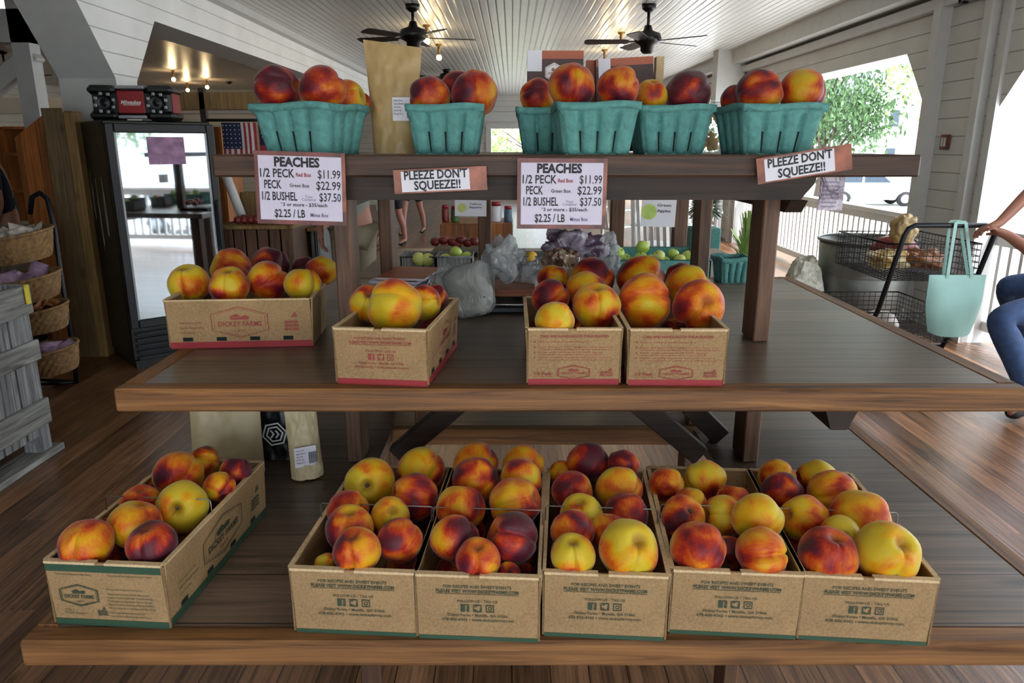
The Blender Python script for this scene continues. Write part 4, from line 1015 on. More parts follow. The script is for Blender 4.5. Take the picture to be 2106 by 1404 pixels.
# ------------------------------------------------------------------ pouches and cards
def pouch(name, label, loc, rz, W, Hh, D, mat, lab=None, seed=0, lean=0, top=.02, taper=0, slant=0):
    T = thing(name, label, 'pouch', loc, rz)
    def fn(side):
        def f(u, v):
            x = (u-.5)*W*(1-.04*sin(v*pi)); th = D*(1-v)**.8*.5+.0015
            bulge = th*(1-(2*u-1)**4)*.95
            y = side*(bulge+.002)+.004*noise.noise(Vector((u*4+seed, v*6, side)))
            x *= 1-taper*(1-v); z = Hh*v-slant*(u-.5)*v
            y += .003*noise.noise(Vector((u*9+seed, v*14, side*2)))
            return (x, y+lean*v, z)
        return f
    mb = MB(); mb.grid(fn(-1), 30, 44); mb.grid(fn(1), 30, 44)
    mb.build('pouch_body', mat, T, world=False)
    s = MB(); s.box((-W/2, lean-.0022, Hh-.045 if Hh > .25 else Hh-.02), (W/2, lean-.0042+.006, Hh-.038 if Hh > .25 else Hh-.016)); s.build('zip_seal', mat, T, world=False)
    if lab:
        x0, z0, x1, z1 = lab; p = MB()
        yy = -(D*(1-((z0+z1)/2/Hh))**.8*.5+.0095)+lean*(z0+z1)/2/Hh
        p.add([(x0, yy, z0), (x1, yy, z0), (x1, yy+.001, z1), (x0, yy+.001, z1)], [(0,1,2,3)]); L_ = p.build('label_sticker', M_['paper'], T, world=False)
        Mx = Matrix.Translation((0, yy-.0012, 0)) @ Matrix.Rotation(pi/2, 4, 'X'); q = MB()
        for i in range(5): text(q, ('Dickey Farms', 'Ingredients', 'Peach Mix', 'Net Wt 16oz', 'Keep Dry')[i], x0+.004, z1-.009-i*.0075, .006, (x1-x0)*(.38, .42, .3, .35, .4)[i], 'L', M=Mx)
        for i in range(9): rect(q, x1-(x1-x0)*.36+i*.0022, z0+.006, x1-(x1-x0)*.36+i*.0022+.0012, z1-.014, 0, Mx)
        q.build('label_print', M_['ink_k'], L_, world=False)
    return T
p = onY(812, 300, 1.84); p.z = ZT
pouch('kraft_pouch', 'tall gold kraft pouch with a white label standing on the top shelf', p, radians(-4), .14, .250, .055, M_['kbag'], (.002, .075, .056, .128), 3, lean=.02, taper=.26, slant=.02)
def card(name, label, tl, tr, bl, Y, mat, parts):
    T, W, Hh, M = board_sign(name, label, [tl, tr, bl], Y, .035, mat, mat, (0, 0, 0, 0), 'box')
    return T, W, Hh, M
def mixbox(label, tl, tr, bl, Y, sticker, word=True):
    T, W, Hh, M = card('baking_mix_box', label, tl, tr, bl, Y, M_['cardr'], None)
    p = MB(); rect(p, -W*.5, Hh*.42, W*.5, Hh*.5, 0, M, .0004); p.build('coral_band', M_['cardt'], T, world=False)
    p = MB(); rect(p, sticker[0]*W, Hh*.30, sticker[1]*W, Hh*.5, 0, M, .001); p.build('price_sticker', M_['paper'], T, world=False)
    p = MB(); cx = sticker[2]*W; w = W*.32; h = Hh*.19; cy = Hh*.29
    p.add([(cx-w/2, cy-h*.25, .0015), (cx, cy-h/2, .0015), (cx+w/2, cy-h*.25, .0015), (cx+w/2, cy+h*.25, .0015), (cx, cy+h/2, .0015), (cx-w/2, cy+h*.25, .0015)], [(0,1,2,3,4,5)], 0, M); L_ = p.build('badge', M_['white'], T, world=False)
    q = MB(); badge(q, cx, cy, w*.94, h*.9, M @ Matrix.Translation((0, 0, .002)), t=.0006); q.build('badge_print', M_['ink_r'], L_, world=False)
    if word:
        q = MB(); text(q, 'PEACH', cx, Hh*.10, .017, W*.34, bold=.04, M=M @ Matrix.Translation((0, 0, .002))); text(q, 'COBBLER', cx, Hh*-.02, .017, W*.4, bold=.04, M=M @ Matrix.Translation((0, 0, .002))); q.build('white_lettering', M_['paper'], T, world=False)
mixbox('dark red mix box with a coral band standing behind the centre basket', (1084, 104), (1200, 104), (1084, 312), 1.98, (-.5, -.24, -.02))
mixbox('dark red mix box with a tilted coral band, right one behind the peaches', (1228, 122), (1346, 115), (1228, 315), 1.98, (-.46, -.25, .0), False)
T, W, Hh, M = card('tan_mix_box', 'plain tan box wedged between the two dark red mix boxes', (1200, 123), (1232, 125), (1200, 312), 2.03, M_['cardt'], None)
T, W, Hh, M = card('cream_box', 'narrow cream box edge right of the tilted dark red mix box', (1346, 116), (1362, 116), (1346, 312), 2.0, M_['kraft_e'], None)
# fruit tubs
for i, (u, y, z) in enumerate(((1455, 2.0, 0), (1455, 2.0, .066))):
    p = onY(u, 300, y); p.z = ZT+z
    T = thing('fruit_tub', ('clear tub of yellow pineapple chunks, lower of two between baskets', 'clear tub of yellow pineapple chunks, upper of two between baskets')[i], 'food tub', p, 0, 'stacked pineapple tubs')
    MB().lathe([(.030, 0), (.036, .003), (.040, .058), (.041, .060)], 24).build('tub_wall', M_['clear'], T, world=False)
    MB().lathe([(.042, .058), (.042, .063), (.001, .0635)], 24).build('lid', M_['clear'], T, world=False)
    rnd = random.Random(i); c = MB()
    for k in range(26):
        a = rnd.uniform(0, 6.28); rr = rnd.uniform(0, .025); M2 = Matrix.Translation((rr*cos(a), rr*sin(a), rnd.uniform(.010, .048))) @ Euler((rnd.random()*6, rnd.random()*6, 0)).to_matrix().to_4x4()
        c.box((-.007, -.006, -.005), (.007, .006, .005), 0, M2, .002)
    c.build('pineapple_chunks', M_['yellowf'], T, world=False)['kind'] = 'stuff'
# pouches standing on the bottom shelf under the middle one
p = onZ(478, 1020, ZB); p = onY(475, 1000, 1.62); p.z = ZB
pouch('kraft_pouch', 'wide pale kraft pouch standing behind the far left peach box', p, radians(8), .165, .235, .07, M_['kbag2'], None, 7, lean=.03)
p = onY(635, 1000, 1.60); p.z = ZB+.003
pouch('kraft_pouch', 'slim pale kraft pouch with a barcode label beside the left lower post', p, radians(28), .075, .185, .045, M_['kbag2'], (-.030, .03, .020, .078), 9, lean=.04)
p = onY(574, 900, 1.72); p.z = ZB
T = pouch('coffee_pouch', 'black pouch with white ring emblem between the two pale pouches', p, radians(0), .12, .235, .05, M_['black'], None, 5)
q = MB(); Mq = Matrix.Translation((.0, -.030, .070)) @ Matrix.Rotation(pi/2, 4, 'X')
for r_ in (.032, .022): ringpoly(q, [(r_*cos(k*pi/3+.2), r_*sin(k*pi/3+.2)) for k in range(6)], .004, 0, Mq)
[q.add([(x-.006, -.010, 0), (x-.001, -.010, 0), (x+.006, 0, 0), (x-.001, .010, 0), (x-.006, .010, 0), (x+.001, 0, 0)], [(0,1,2,5), (5,2,3,4)], 0, Mq) for x in (-.006, .006)]; q.build('emblem', M_['white'], T, world=False)
# ------------------------------------------------------------------ goods on the far half of the middle shelf
def crumple(name, label, cat, c, size, mat, seed, amp=.25, nu=64, nv=44, tail=None, child=None):
    T = thing(name, label, cat, (c[0], c[1], c[2]-size[2]/2)); off = Vector((seed*3.1, seed, 0)); mb = MB()
    def f(u, v):
        th = pi*v; ph = 2*pi*u; d = Vector((sin(th)*cos(ph), sin(th)*sin(ph), cos(th)))
        d = Vector([math.copysign(abs(q)**.75, q) for q in d])
        n = noise.noise(d*1.6+off)*amp*1.4-(abs(noise.noise(d*2.6+off))*1.0+abs(noise.noise(d*6+off))*.35)*amp+.12*amp
        return (c[0]+d.x*size[0]/2*(1+n), c[1]+d.y*size[1]/2*(1+n), max(c[2]+d.z*size[2]/2*(1+n), c[2]-size[2]/2))
    mb.grid(f, nu, nv); mb.build(name+'_film', mat, T)
    return T
M_['tray'] = plain('dark_tray', '23272a', .3, metal=.4); M_['cardo'] = plain('orange_brown_card', '8a5137', .6, var=.2)
p0 = onY(1010, 655, 2.05)
T = thing('metal_tray', 'dark shiny ridged tray lying behind the centre red boxes', 'tray', (p0.x, 2.1, ZM))
MB().box((p0.x-.12, 1.98, ZM), (p0.x+.14, 2.35, ZM+.022), 0, None, .006).build('tray_base', M_['tray'], T)
MB().tube([(p0.x-.12, 1.98, ZM+.026), (p0.x+.14, 1.98, ZM+.026), (p0.x+.14, 2.35, ZM+.026), (p0.x-.12, 2.35, ZM+.026)], .004, 6, 0, True).build('rolled_edge', M_['wire'], T)
p = onY(1000, 615, 2.10)
T = thing('cardboard_carton', 'orange-brown carton under the plastic bags on the tray', 'box', (p.x+.03, 2.2, ZM+.03))
MB().box((p.x-.06, 2.06, ZM+.031), (p.x+.14, 2.32, p.z+.035), 0, None, .003).build('carton_body', M_['cardo'], T)
MB().box((p.x-.062, 2.058, p.z+.026), (p.x+.142, 2.322, p.z+.036), 0, None, .002).build('lid', M_['cardo'], T)
# wrapped loaf, tilted
p = onY(968, 600, 1.95); 
T = thing('wrapped_loaf', 'pale loaf in clear film with dark spots leaning by the small red box', 'bread bag', (p.x, 1.97, ZM))
Ml = Matrix.Translation((p.x, 1.97, p.z)) @ Matrix.Rotation(radians(-14), 4, 'Y') @ Matrix.Rotation(radians(-20), 4, 'X')
def loaf(u, v, k=1.0):
    th = pi*v; ph = 2*pi*u; d = Vector((sin(th)*cos(ph), sin(th)*sin(ph), cos(th))); d = Vector([math.copysign(abs(q)**.5, q) for q in d])
    return Vector((d.x*(.060+.008*d.z)*k, d.y*.04*k, d.z*.066*k))*(1+.08*noise.noise(d*1.7)+(.07*abs(noise.noise(d*6)) if k > 1 else 0))
m1 = MB(); m1.grid(lambda u, v: loaf(u, v), 28, 20, M=Ml); lo = m1.build('loaf', M_['loaf'], T)
m1 = MB()
for (x, z) in ((.030, -.030),):
    m1.lathe([(0, .001), (.006, .0005), (.007, -.006)], 10, 0, Ml @ Matrix.Translation((x, -.041, z)) @ Matrix.Rotation(pi/2, 4, 'X') @ Matrix.Diagonal((1.4, .8, 1, 1)))
m1.build('dark_spot', M_['ink_k'], lo)
m1 = MB(); m1.grid(lambda u, v: loaf(u, v, 1.07), 60, 40, M=Ml); m1.build('film', M_['clearp'], T)
crumple('plastic_bag', 'bunched clear plastic bag behind the tilted loaf', 'plastic bag', onY(1035, 535, 2.1), (.10, .09, .13), M_['clearp'], 2, .35)
crumple('plastic_bag', 'small clear bag slumped left of the tilted loaf', 'plastic bag', onY(915, 590, 2.02), (.08, .07, .10), M_['clearp'], 5, .35)
crumple('printed_bag', 'crumpled mauve printed bag tallest behind the left note box', 'printed bag', onY(1175, 520, 2.15), (.15, .10, .11), M_['purplep'], 3, .5)
crumple('printed_bag', 'mauve crumpled bag end at the right of the tall mauve one', 'printed bag', onY(1245, 530, 2.2), (.09, .08, .11), M_['clearp'], 8, .5)
crumple('printed_bag', 'brown and cream crumpled bag just above the left note box peaches', 'printed bag', onY(1150, 548, 2.0), (.09, .08, .09), M_['brownp'], 6, .4)
crumple('printed_bag', 'dark grey crumpled bag behind the orange-brown carton', 'printed bag', onY(1085, 578, 2.2), (.09, .07, .12), M_['clearp'], 9, .4)
# magazines
rnd = random.Random(4); p = onY(835, 590, 2.15)
mcs = ['paper', 'cardo', 'bluegr', 'paper', 'redp', 'bluegr', 'paper', 'cardt']
labs = ['white', 'orange-brown', 'slate blue', 'cream', 'dark red', 'grey blue', 'pale', 'coral']
for i in range(8):
    a = rnd.uniform(-.3, .3); c = Vector((p.x+rnd.uniform(-.012, .012), 2.18, ZM+.0105*i))
    T = thing('magazine', labs[i]+' magazine, number %s from the bottom of the pile left of the loaf' % ('one two three four five six seven eight'.split()[i]), 'magazine', c, a, 'magazines in a pile on the middle shelf')
    mb = MB().box((-.072, -.10, .0005), (.072, .10, .0095), 0, None, .001); mb.build('cover', M_[mcs[i]], T, world=False)
    MB().box((-.070, -.101, .002), (.0725, .101, .008)).build('pages', M_['paper'], T, world=False)
# small teal basket on the right of the middle shelf
p = onY(1500, 590, 2.49)
T = basket('little teal pulp basket standing alone at the far right of the middle shelf', (p.x, 2.49, ZM), .1, .10, .085, group='teal baskets beyond the table', name='fruit_basket')

# ------------------------------------------------------------------ second display table with apples
ZA = .92; T2 = thing('produce_table', 'second dark wooden produce table behind the peach table', 'display table', (.3, 3.9, 0))
MB().box((-.75, 3.4, ZA-.045), (1.25, 4.5, ZA), 0, None, .004).build('tabletop', M_['top_wood'], T2)
for x in (-.62, 1.05):
    for y in (3.5, 4.3): MB().box((x, y, 0), (x+.09, y+.09, ZA-.045), 0, None, .004).build('leg', M_['post_wood'], T2)
for u in (997, 1270, 1400):
    x = onY(u, 450, 3.95).x; MB().box((x-.035, 3.93, ZA), (x+.035, 4.0, 1.42), 0, None, .004).build('post', M_['post_wood'], T2)
MB().box((-.5, 3.85, 1.42), (1.15, 4.1, 1.46), 0, None, .004).build('upper_shelf', M_['dark_beam'], T2)
def apple_mesh():
    me = bpy.data.meshes.new('apple'); vs = []; fs = []; n, m = 18, 14
    for j in range(m+1):
        th = pi*j/m
        for i in range(n):
            r = 1-.22*math.exp(-(th/.35)**2)-.12*math.exp(-((pi-th)/.3)**2); vs.append((sin(th)*cos(2*pi*i/n)*r, sin(th)*sin(2*pi*i/n)*r, cos(th)*r*.92))
    for j in range(m):
        for i in range(n): fs.append((j*n+i, (j+1)*n+i, (j+1)*n+(i+1) % n, j*n+(i+1) % n))
    me.from_pydata(vs, [], fs); me.polygons.foreach_set('use_smooth', [True]*len(me.polygons)); me.update(); return me
AM = {}
for k in ('apple', 'apple2', 'redp', 'yellowf'): AM[k] = apple_mesh(); AM[k].materials.append(M_[k])
sk = MB(); sk.tube([(0, 0, .7), (.03, 0, .95), (.1, 0, 1.1)], .05, 5); skm = bpy.data.meshes.new('stem'); skm.from_pydata([tuple(v) for v in sk.v], [], sk.f); skm.materials.append(M_['bark'])
def apple(c, r, k, label, group, cat='apple', name='apple', rot=(0, 0, 0)):
    o = bpy.data.objects.new(name, AM[k]); COL.objects.link(o); o.matrix_basis = Matrix.Translation(c) @ Euler(rot).to_matrix().to_4x4() @ Matrix.Diagonal((r, r, r, 1))
    tag(o, label, cat, group); s = bpy.data.objects.new('stem', skm); COL.objects.link(s); s.parent = o
def abasket(u, v, w, h, Y, label, teal=False):
    p = onY(u, v, Y); T = thing('apple_basket', label, 'basket', (p.x, Y, ZA))
    m = M_['teal'] if teal else M_['greyw']
    mb = MB(); mb.box((p.x-w/2, Y-w/2, ZA+.001), (p.x+w/2, Y+w/2, ZA+.008))
    for (a, b, c, d) in ((-w/2, -w/2, w/2, -w/2+.006), (-w/2, w/2-.006, w/2, w/2), (-w/2, -w/2, -w/2+.006, w/2), (w/2-.006, -w/2, w/2, w/2)): mb.box((p.x+a, Y+b, ZA+.001), (p.x+c, Y+d, ZA+h))
    mb.build('basket_body', m, T); MB().tube([(p.x-w/2, Y-w/2, ZA+h), (p.x+w/2, Y-w/2, ZA+h), (p.x+w/2, Y+w/2, ZA+h), (p.x-w/2, Y+w/2, ZA+h)], .005, 6, 0, True).build('rim', m, T)
abasket(937, 560, .17, .10, 3.52, 'greyish basket of green apples behind the loaf')
abasket(865, 560, .17, .085, 3.62, 'low dark basket with two yellow-green apples left of the apple basket')
abasket(1345, 560, .44, .09, 3.62, 'wide teal tray heaped with green apples behind the right note box', True)
abasket(1095, 560, .15, .09, 3.60, 'small basket with one yellow apple beside the mauve bags')
for (u, v, d, k, lb) in ((862, 533, 30, 'apple2', 'yellow-green apple at the left of the pair'), (880, 534, 28, 'apple2', 'yellow-green apple at the right of the pair'),
   (917, 535, 29, 'apple2', 'pale apple at the left of the heap of three'), (938, 519, 27, 'apple', 'bright green apple on top of the heap of three'), (959, 530, 27, 'apple', 'green apple at the right of the heap of three'), (1092, 530, 28, 'yellowf', 'yellow apple alone beside the mauve bags')):
    Y = 3.55; p = onY(u, v, Y); apple(p, d/2/F*(Y/ray(u, v).y), k, lb, 'apples in small baskets on the second table', rot=(.8, .2, u))
gx = [(1272, 520, 26), (1286, 534, 26), (1300, 538, 22), (1268, 538, 24), (1322, 508, 28), (1318, 532, 30), (1338, 535, 26), (1355, 527, 26), (1366, 540, 28), (1385, 522, 24), (1398, 535, 26), (1380, 548, 24), (1348, 552, 24), (1418, 530, 34), (1410, 548, 24), (1300, 556, 24), (1325, 556, 24), (1395, 556, 22), (1257, 545, 22)]
pos = 'left end,left of the topmost,low left,far left low,topmost of all,below the topmost,right of the topmost,middle top,middle front,upper right,right,lower middle,low centre,long right end,low right,bottom left,bottom centre,bottom right,outermost left'.split(',')
for i, (u, v, d) in enumerate(gx):
    Y = 3.50+.03*((i*5) % 7); p = onY(u, v, Y); apple(p, d/2/F*(Y/ray(u, v).y), 'apple2' if i in (7, 10, 14) else 'apple', 'green apple in the wide teal tray, '+pos[i], 'green apples heaped in the teal tray', rot=(rnd.uniform(-1, 1), rnd.uniform(-1, 1), i))
# dark red fruit behind
for i in range(7):
    u = (895, 912, 930, 948, 962, 975, 940)[i]; v = (497, 494, 497, 493, 499, 496, 503)[i]; Y = 4.2; p = onY(u, v, Y)
    apple(p, .028, 'redp', 'dark red plum, %s in the row behind the green apples' % ('first', 'second', 'third', 'fourth', 'fifth', 'sixth', 'lowest')[i], 'plums behind the green apples', 'plum', 'plum')
T = thing('plum_tray', 'wooden tray under the dark red plums', 'tray', (-.3, 4.25, ZA)); 
pa = onY(890, 505, 4.25); pb = onY(985, 505, 4.25)
MB().box((pa.x, 4.12, ZA), (pb.x, 4.4, pa.z-.02), 0, None, .003).build('tray_body', M_['dark_beam'], T)
def hang_sign(label, tl, tr, bl, Y, col, lines):
    T, W, Hh, M = board_sign('hanging_card', label, [tl, tr, bl], Y, .003, M_['white'], M_['paper'], (.002,)*4)
    d = MB(); disc(d, -W*.28, Hh*.02 if Hh < W else Hh*.28, min(W, Hh)*.28, 20, 0, M); d.build('apple_picture', M_[col], T, world=False)
    k = MB()
    for i, s in enumerate(lines): text(k, s, W*.15, Hh*(.22 if Hh < W else .40)-i*Hh*(.2 if Hh < W else .12), Hh*.14 if Hh < W else Hh*.07, W*.4, bold=.02, M=M)
    k.build('lettering', M_['ink_k'], T, world=False)
hang_sign('white card with a yellow apple picture hanging from the second table', (935, 411), (1000, 412), (936, 444), 3.84, 'apple2', ['Yellow', 'Apples'])
hang_sign('white sheet with a green apple picture hanging right of centre', (1320, 407), (1391, 409), (1318, 465), 3.84, 'apple', ['Green', 'Apples'])

# ------------------------------------------------------------------ far goods seen through the gap
T = thing('produce_stand', 'orange-brown wooden stand with a shelf far behind the second table', 'stand', (-.2, 7.2, 0))
a = onY(905, 460, 7.0); b = onY(1055, 460, 7.0)
MB().box((a.x, 7.0, .55), (b.x, 7.6, a.z), 0, None, .01).build('tabletop', M_['panelw'], T)
for x in (a.x+.05, b.x-.1): MB().box((x, 7.05, 0), (x+.08, 7.13, .55)).build('leg', M_['panelw'], T)
for i, (u, w, h, k, lb) in enumerate(((916, .07, .16, 'redp', 'dark red jar'), (936, .08, .15, 'leaf', 'dark green jar'), (1020, .11, .19, 'paper', 'white tub with a red lid'), (1045, .08, .15, 'bluegr', 'blue jar'))):
    p = onY(u, 440, 7.2); T = thing('preserve_jar', lb+' standing on the orange-brown stand', 'jar', (p.x, 7.2, a.z), 0, 'jars on the far stand')
    MB().lathe([(w/2*.9, 0), (w/2, .01), (w/2, h*.75), (w/2*.8, h*.82)], 16, 0, Matrix.Translation((p.x, 7.2, a.z))).build('jar_body', M_[k], T)
    MB().lathe([(w/2*.9, h*.8), (w/2*.9, h), (.001, h)], 16, 0, Matrix.Translation((p.x, 7.2, a.z))).build('lid', M_['red'], T)
def rocker(x, y, rz, label):
    T = thing('rocking_chair', label, 'rocking chair', (x, y, 0), rz, 'white rocking chairs on the porch'); w = .27
    MB().box((-w, -.25, .42), (w, .25, .45), 0, None, .01).build('seat', M_['white'], T, world=False)
    b = MB()
    for i in range(7): b.beam((-w+.045+i*.075, .24, .44), (-w+.045+i*.075, .40, 1.12), .04, .012)
    b.build('back_slats', M_['white'], T, world=False)
    MB().beam((-w, .40, 1.12), (w, .40, 1.12), .03, .10, up=(0, -.2, 1)).build('crest_rail', M_['white'], T, world=False)
    for s in (-w, w):
        MB().beam((s, .24, .05), (s, .41, 1.16), .04, .035).build('back_post', M_['white'], T, world=False)
        MB().beam((s, -.23, .05), (s, -.23, .66), .04, .04).build('leg', M_['white'], T, world=False)
        MB().box((s-.04, -.30, .66), (s+.04, .33, .685), 0, None, .008).build('armrest', M_['white'], T, world=False)
        MB().tube([(s, -.42+.84*t, .02+.11*(2*t-1)**2) for t in [i/10 for i in range(11)]], .02, 6).build('rocker_runner', M_['white'], T, world=False)
for i, (x, y, r) in enumerate(((1.75, 8.4, 2.6), (1.35, 10.4, 2.4), (2.55, 10.2, 2.9))): rocker(x, y, r, ('white rocking chair nearest, seen right of the right price sign', 'white rocking chair farther left behind the nearest one', 'white rocking chair by the right wall in the distance')[i])
# hanging fern and pot plants near the right wall
def plant(x, y, z, r, h, seed, label, mat='leaf', pot=None, hang=False, n=260):
    rnd = random.Random(seed); T = thing('potted_fern', label, 'plant', (x, y, z))
    MB().lathe([(r*.35, 0), (r*.5, .2*min(1, r*4)), (r*.53, .2*min(1, r*4)), (r*.45, .17*min(1, r*4))], 20, 0, Matrix.Translation((x, y, z))).build('pot', M_[pot or 'teal'], T)
    f = MB()
    for k in range(n):
        a = rnd.uniform(0, 2*pi); el = rnd.uniform(.1, 1.4); L_ = r*rnd.uniform(.7, 1.4); s = Vector((x, y, z+.18*min(1, r*4)))
        pts = []
        for t in (0, .33, .66, 1): pts.append(s+Vector((cos(a)*cos(el)*L_*t, sin(a)*cos(el)*L_*t, h*sin(el)*t-(h*.9*t*t if hang else h*.25*t*t))))
        for i in range(3):
            wv = Vector((-sin(a), cos(a), 0))*r*.09*(1 if i < 2 else .6)
            f.add([pts[i]-wv, pts[i]+wv, pts[i+1]+wv*.7, pts[i+1]-wv*.7], [(0,1,2,3)])
    f.build('fronds', M_[mat], T)
    if hang: MB().tube([(x-r*.5, y, z+.2), (x, y, z+1.1), (x+r*.5, y, z+.2)], .006, 5).tube([(x, y, z+1.1), (x, y, CE)], .006, 5).build('hanger', M_['wire'], T)
plant(1.95, 7.6, .72, .22, .55, 3, 'bushy green fern behind the right rear post of the table', hang=False, n=500, pot='teal')
MBs = MB().box((1.8, 7.45, 0), (2.1, 7.75, .72), 0, None, .01); T = thing('plant_stand', 'dark green pedestal under the bushy fern', 'plant stand', (1.95, 7.6, 0)); MBs.build('pedestal', M_['teal'], T)
plant(2.62, 8.2, 0, .25, .9, 7, 'tall pale-stemmed plant in a teal tub right of the rear post', 'leaf2', n=160)

# ------------------------------------------------------------------ people
def person(name, label, joints, edges, mats, loc, head=None, extras=None, cat='person', body='skin'):
    """joints: dict name -> (co, radius); one continuous skinned body, clothing grown over it as children"""
    T = thing(name, label, cat, loc)
    def chain(nm, names, eds, mat, k=1.0, par=T, rmul=None):
        me = bpy.data.meshes.new(nm); idx = {n: i for i, n in enumerate(names)}
        Mi = T.matrix_basis.inverted()
        me.from_pydata([tuple(Mi @ Vector(joints[n][0])) for n in names], [(idx[a], idx[b]) for a, b in eds if a in idx and b in idx], [])
        ob = bpy.data.objects.new(nm, me); COL.objects.link(ob); ob.parent = par
        sm = ob.modifiers.new('skin', 'SKIN'); sm.use_smooth_shade = True
        sv = me.skin_vertices[0] if me.skin_vertices else None
        if sv is None:
            me.attributes  # skin layer is made by the modifier
        for i, n in enumerate(names):
            r = joints[n][1]; r = (r, r) if not isinstance(r, tuple) else r
            me.skin_vertices[0].data[i].radius = (r[0]*k, r[1]*k)
        me.skin_vertices[0].data[0].use_root = True
        ss = ob.modifiers.new('sub', 'SUBSURF'); ss.levels = 2; ss.render_levels = 2
        me.materials.append(mat); return ob
    return T, chain
def make_skin_layer(me): pass
def headmesh(T, c, r, facing, skin, hair, cap=None):
    """face: +y local is forward"""
    M = Matrix.Translation(c) @ Matrix.Rotation(facing, 4, 'Z') @ Matrix.Diagonal((r*.78, r*.95, r*1.15, 1))
    mb = MB()
    def f(u, v):
        th = pi*v; ph = 2*pi*u; x, y, z = sin(th)*cos(ph), sin(th)*sin(ph), cos(th)
        k = 1.0
        if z < -.2: k *= 1-.28*(-z-.2)*(1 if y < .3 else .35)
        nose = .22*math.exp(-((x/.13)**2+((z+.12)/.20)**2)) if y > 0 else 0
        eye = -.09*(math.exp(-(((x-.36)/.16)**2+((z-.08)/.1)**2))+math.exp(-(((x+.36)/.16)**2+((z-.08)/.1)**2))) if y > 0 else 0
        mouth = -.03*math.exp(-((x/.28)**2+((z+.5)/.05)**2))+.03*math.exp(-((x/.25)**2+((z+.58)/.07)**2)) if y > 0 else 0
        return (x*k, y*k+nose+eye+mouth, z)
    mb.grid(f, 40, 30, M=M)
    for s in (-1, 1):
        mb.lathe([(.0, .05), (.16, .04), (.2, 0), (.1, -.04)], 12, 0, M @ Matrix.Translation((s*.98, -.05, -.05)) @ Matrix.Rotation(pi/2, 4, 'Y') @ Matrix.Diagonal((1.3, .8, 1, 1)))
    h = mb.build('head', skin, T)
    e = MB()
    for s in (-1, 1): e.lathe([(0, .06), (.09, .03), (.11, 0)], 10, 0, M @ Matrix.Translation((s*.34, .84, .08)) @ Matrix.Rotation(-pi/2, 4, 'X'))
    e.build('eye', M_['ink_k'], h)
    g = MB()
    def fh(u, v):
        th = pi*.52*v; ph = 2*pi*u; x, y, z = sin(th)*cos(ph), sin(th)*sin(ph), cos(th)
        k = 1.08+.02*noise.noise(Vector((x*5, y*5, z*5)))
        if y > .2: z = max(z, .42)
        return (x*k, y*k-.03, z*k)
    g.grid(fh, 36, 14, M=M); g.build('hair' if not cap else 'cap', cap or hair, T)
    if cap:
        b = MB(); b.grid(lambda u, v: ((u-.5)*1.3, .75+v*.7*(1-(2*u-1)**2*.5), .45-.08*v), 10, 4, M=M); o = b.build('cap_brim', cap, T); s = o.modifiers.new('t', 'SOLIDIFY'); s.thickness = .006
def skinned(T, nm, J, eds, mat):
    """J: list of (name, co, radius)"""
    names = [j[0] for j in J]; idx = {n: i for i, n in enumerate(names)}; Mi = T.matrix_basis.inverted()
    bm_me = bpy.data.meshes.new(nm)
    import bmesh
    bm = bmesh.new(); lay = bm.verts.layers.skin.verify(); vs = []
    for i, (n, co, r) in enumerate(J):
        v = bm.verts.new(Mi @ Vector(co)); rr = r if isinstance(r, tuple) else (r, r); v[lay].radius = rr; v[lay].use_root = (i == 0); vs.append(v)
    for a, b in eds: bm.edges.new((vs[idx[a]], vs[idx[b]]))
    bm.to_mesh(bm_me); bm.free()
    ob = bpy.data.objects.new(nm, bm_me); COL.objects.link(ob); ob.parent = T
    sm = ob.modifiers.new('skin', 'SKIN'); sm.use_smooth_shade = True
    ss = ob.modifiers.new('sub', 'SUBSURF'); ss.levels = 2; ss.render_levels = 2
    bm_me.materials.append(mat); return ob
def hand(J, E, root, wrist, fwd, side, nrm, s=1.0, curl=.5, pre='h'):
    """palm and five fingers appended to a skinned chain"""
    w = Vector(wrist); f = Vector(fwd).normalized(); sd = Vector(side).normalized(); n = Vector(nrm).normalized()
    palm = w+f*.045*s; J.append((pre+'palm', palm, (.034*s, .016*s))); E.append((root, pre+'palm'))
    for i, (off, ln) in enumerate(((-.030, .068), (-.010, .078), (.010, .073), (.029, .058))):
        k = w+f*.085*s+sd*off*s; J.append((pre+'k%d' % i, k, .0095*s)); E.append((pre+'palm', pre+'k%d' % i))
        a = k+(f*cos(curl)+n*sin(curl))*ln*.5*s; b = a+(f*cos(curl*2.2)+n*sin(curl*2.2))*ln*.5*s
        J.append((pre+'m%d' % i, a, .0088*s)); J.append((pre+'t%d' % i, b, .0075*s)); E += [(pre+'k%d' % i, pre+'m%d' % i), (pre+'m%d' % i, pre+'t%d' % i)]
    t0 = w+f*.03*s-sd*.034*s+n*.006; t1 = t0+(f*.7-sd*.6+n*.3).normalized()*.034*s; t2 = t1+(f*.9-sd*.1+n*.4).normalized()*.028*s
    J += [(pre+'a', t0, .012*s), (pre+'b', t1, .0105*s), (pre+'c', t2, .0085*s)]; E += [(pre+'palm', pre+'a'), (pre+'a', pre+'b'), (pre+'b', pre+'c')]
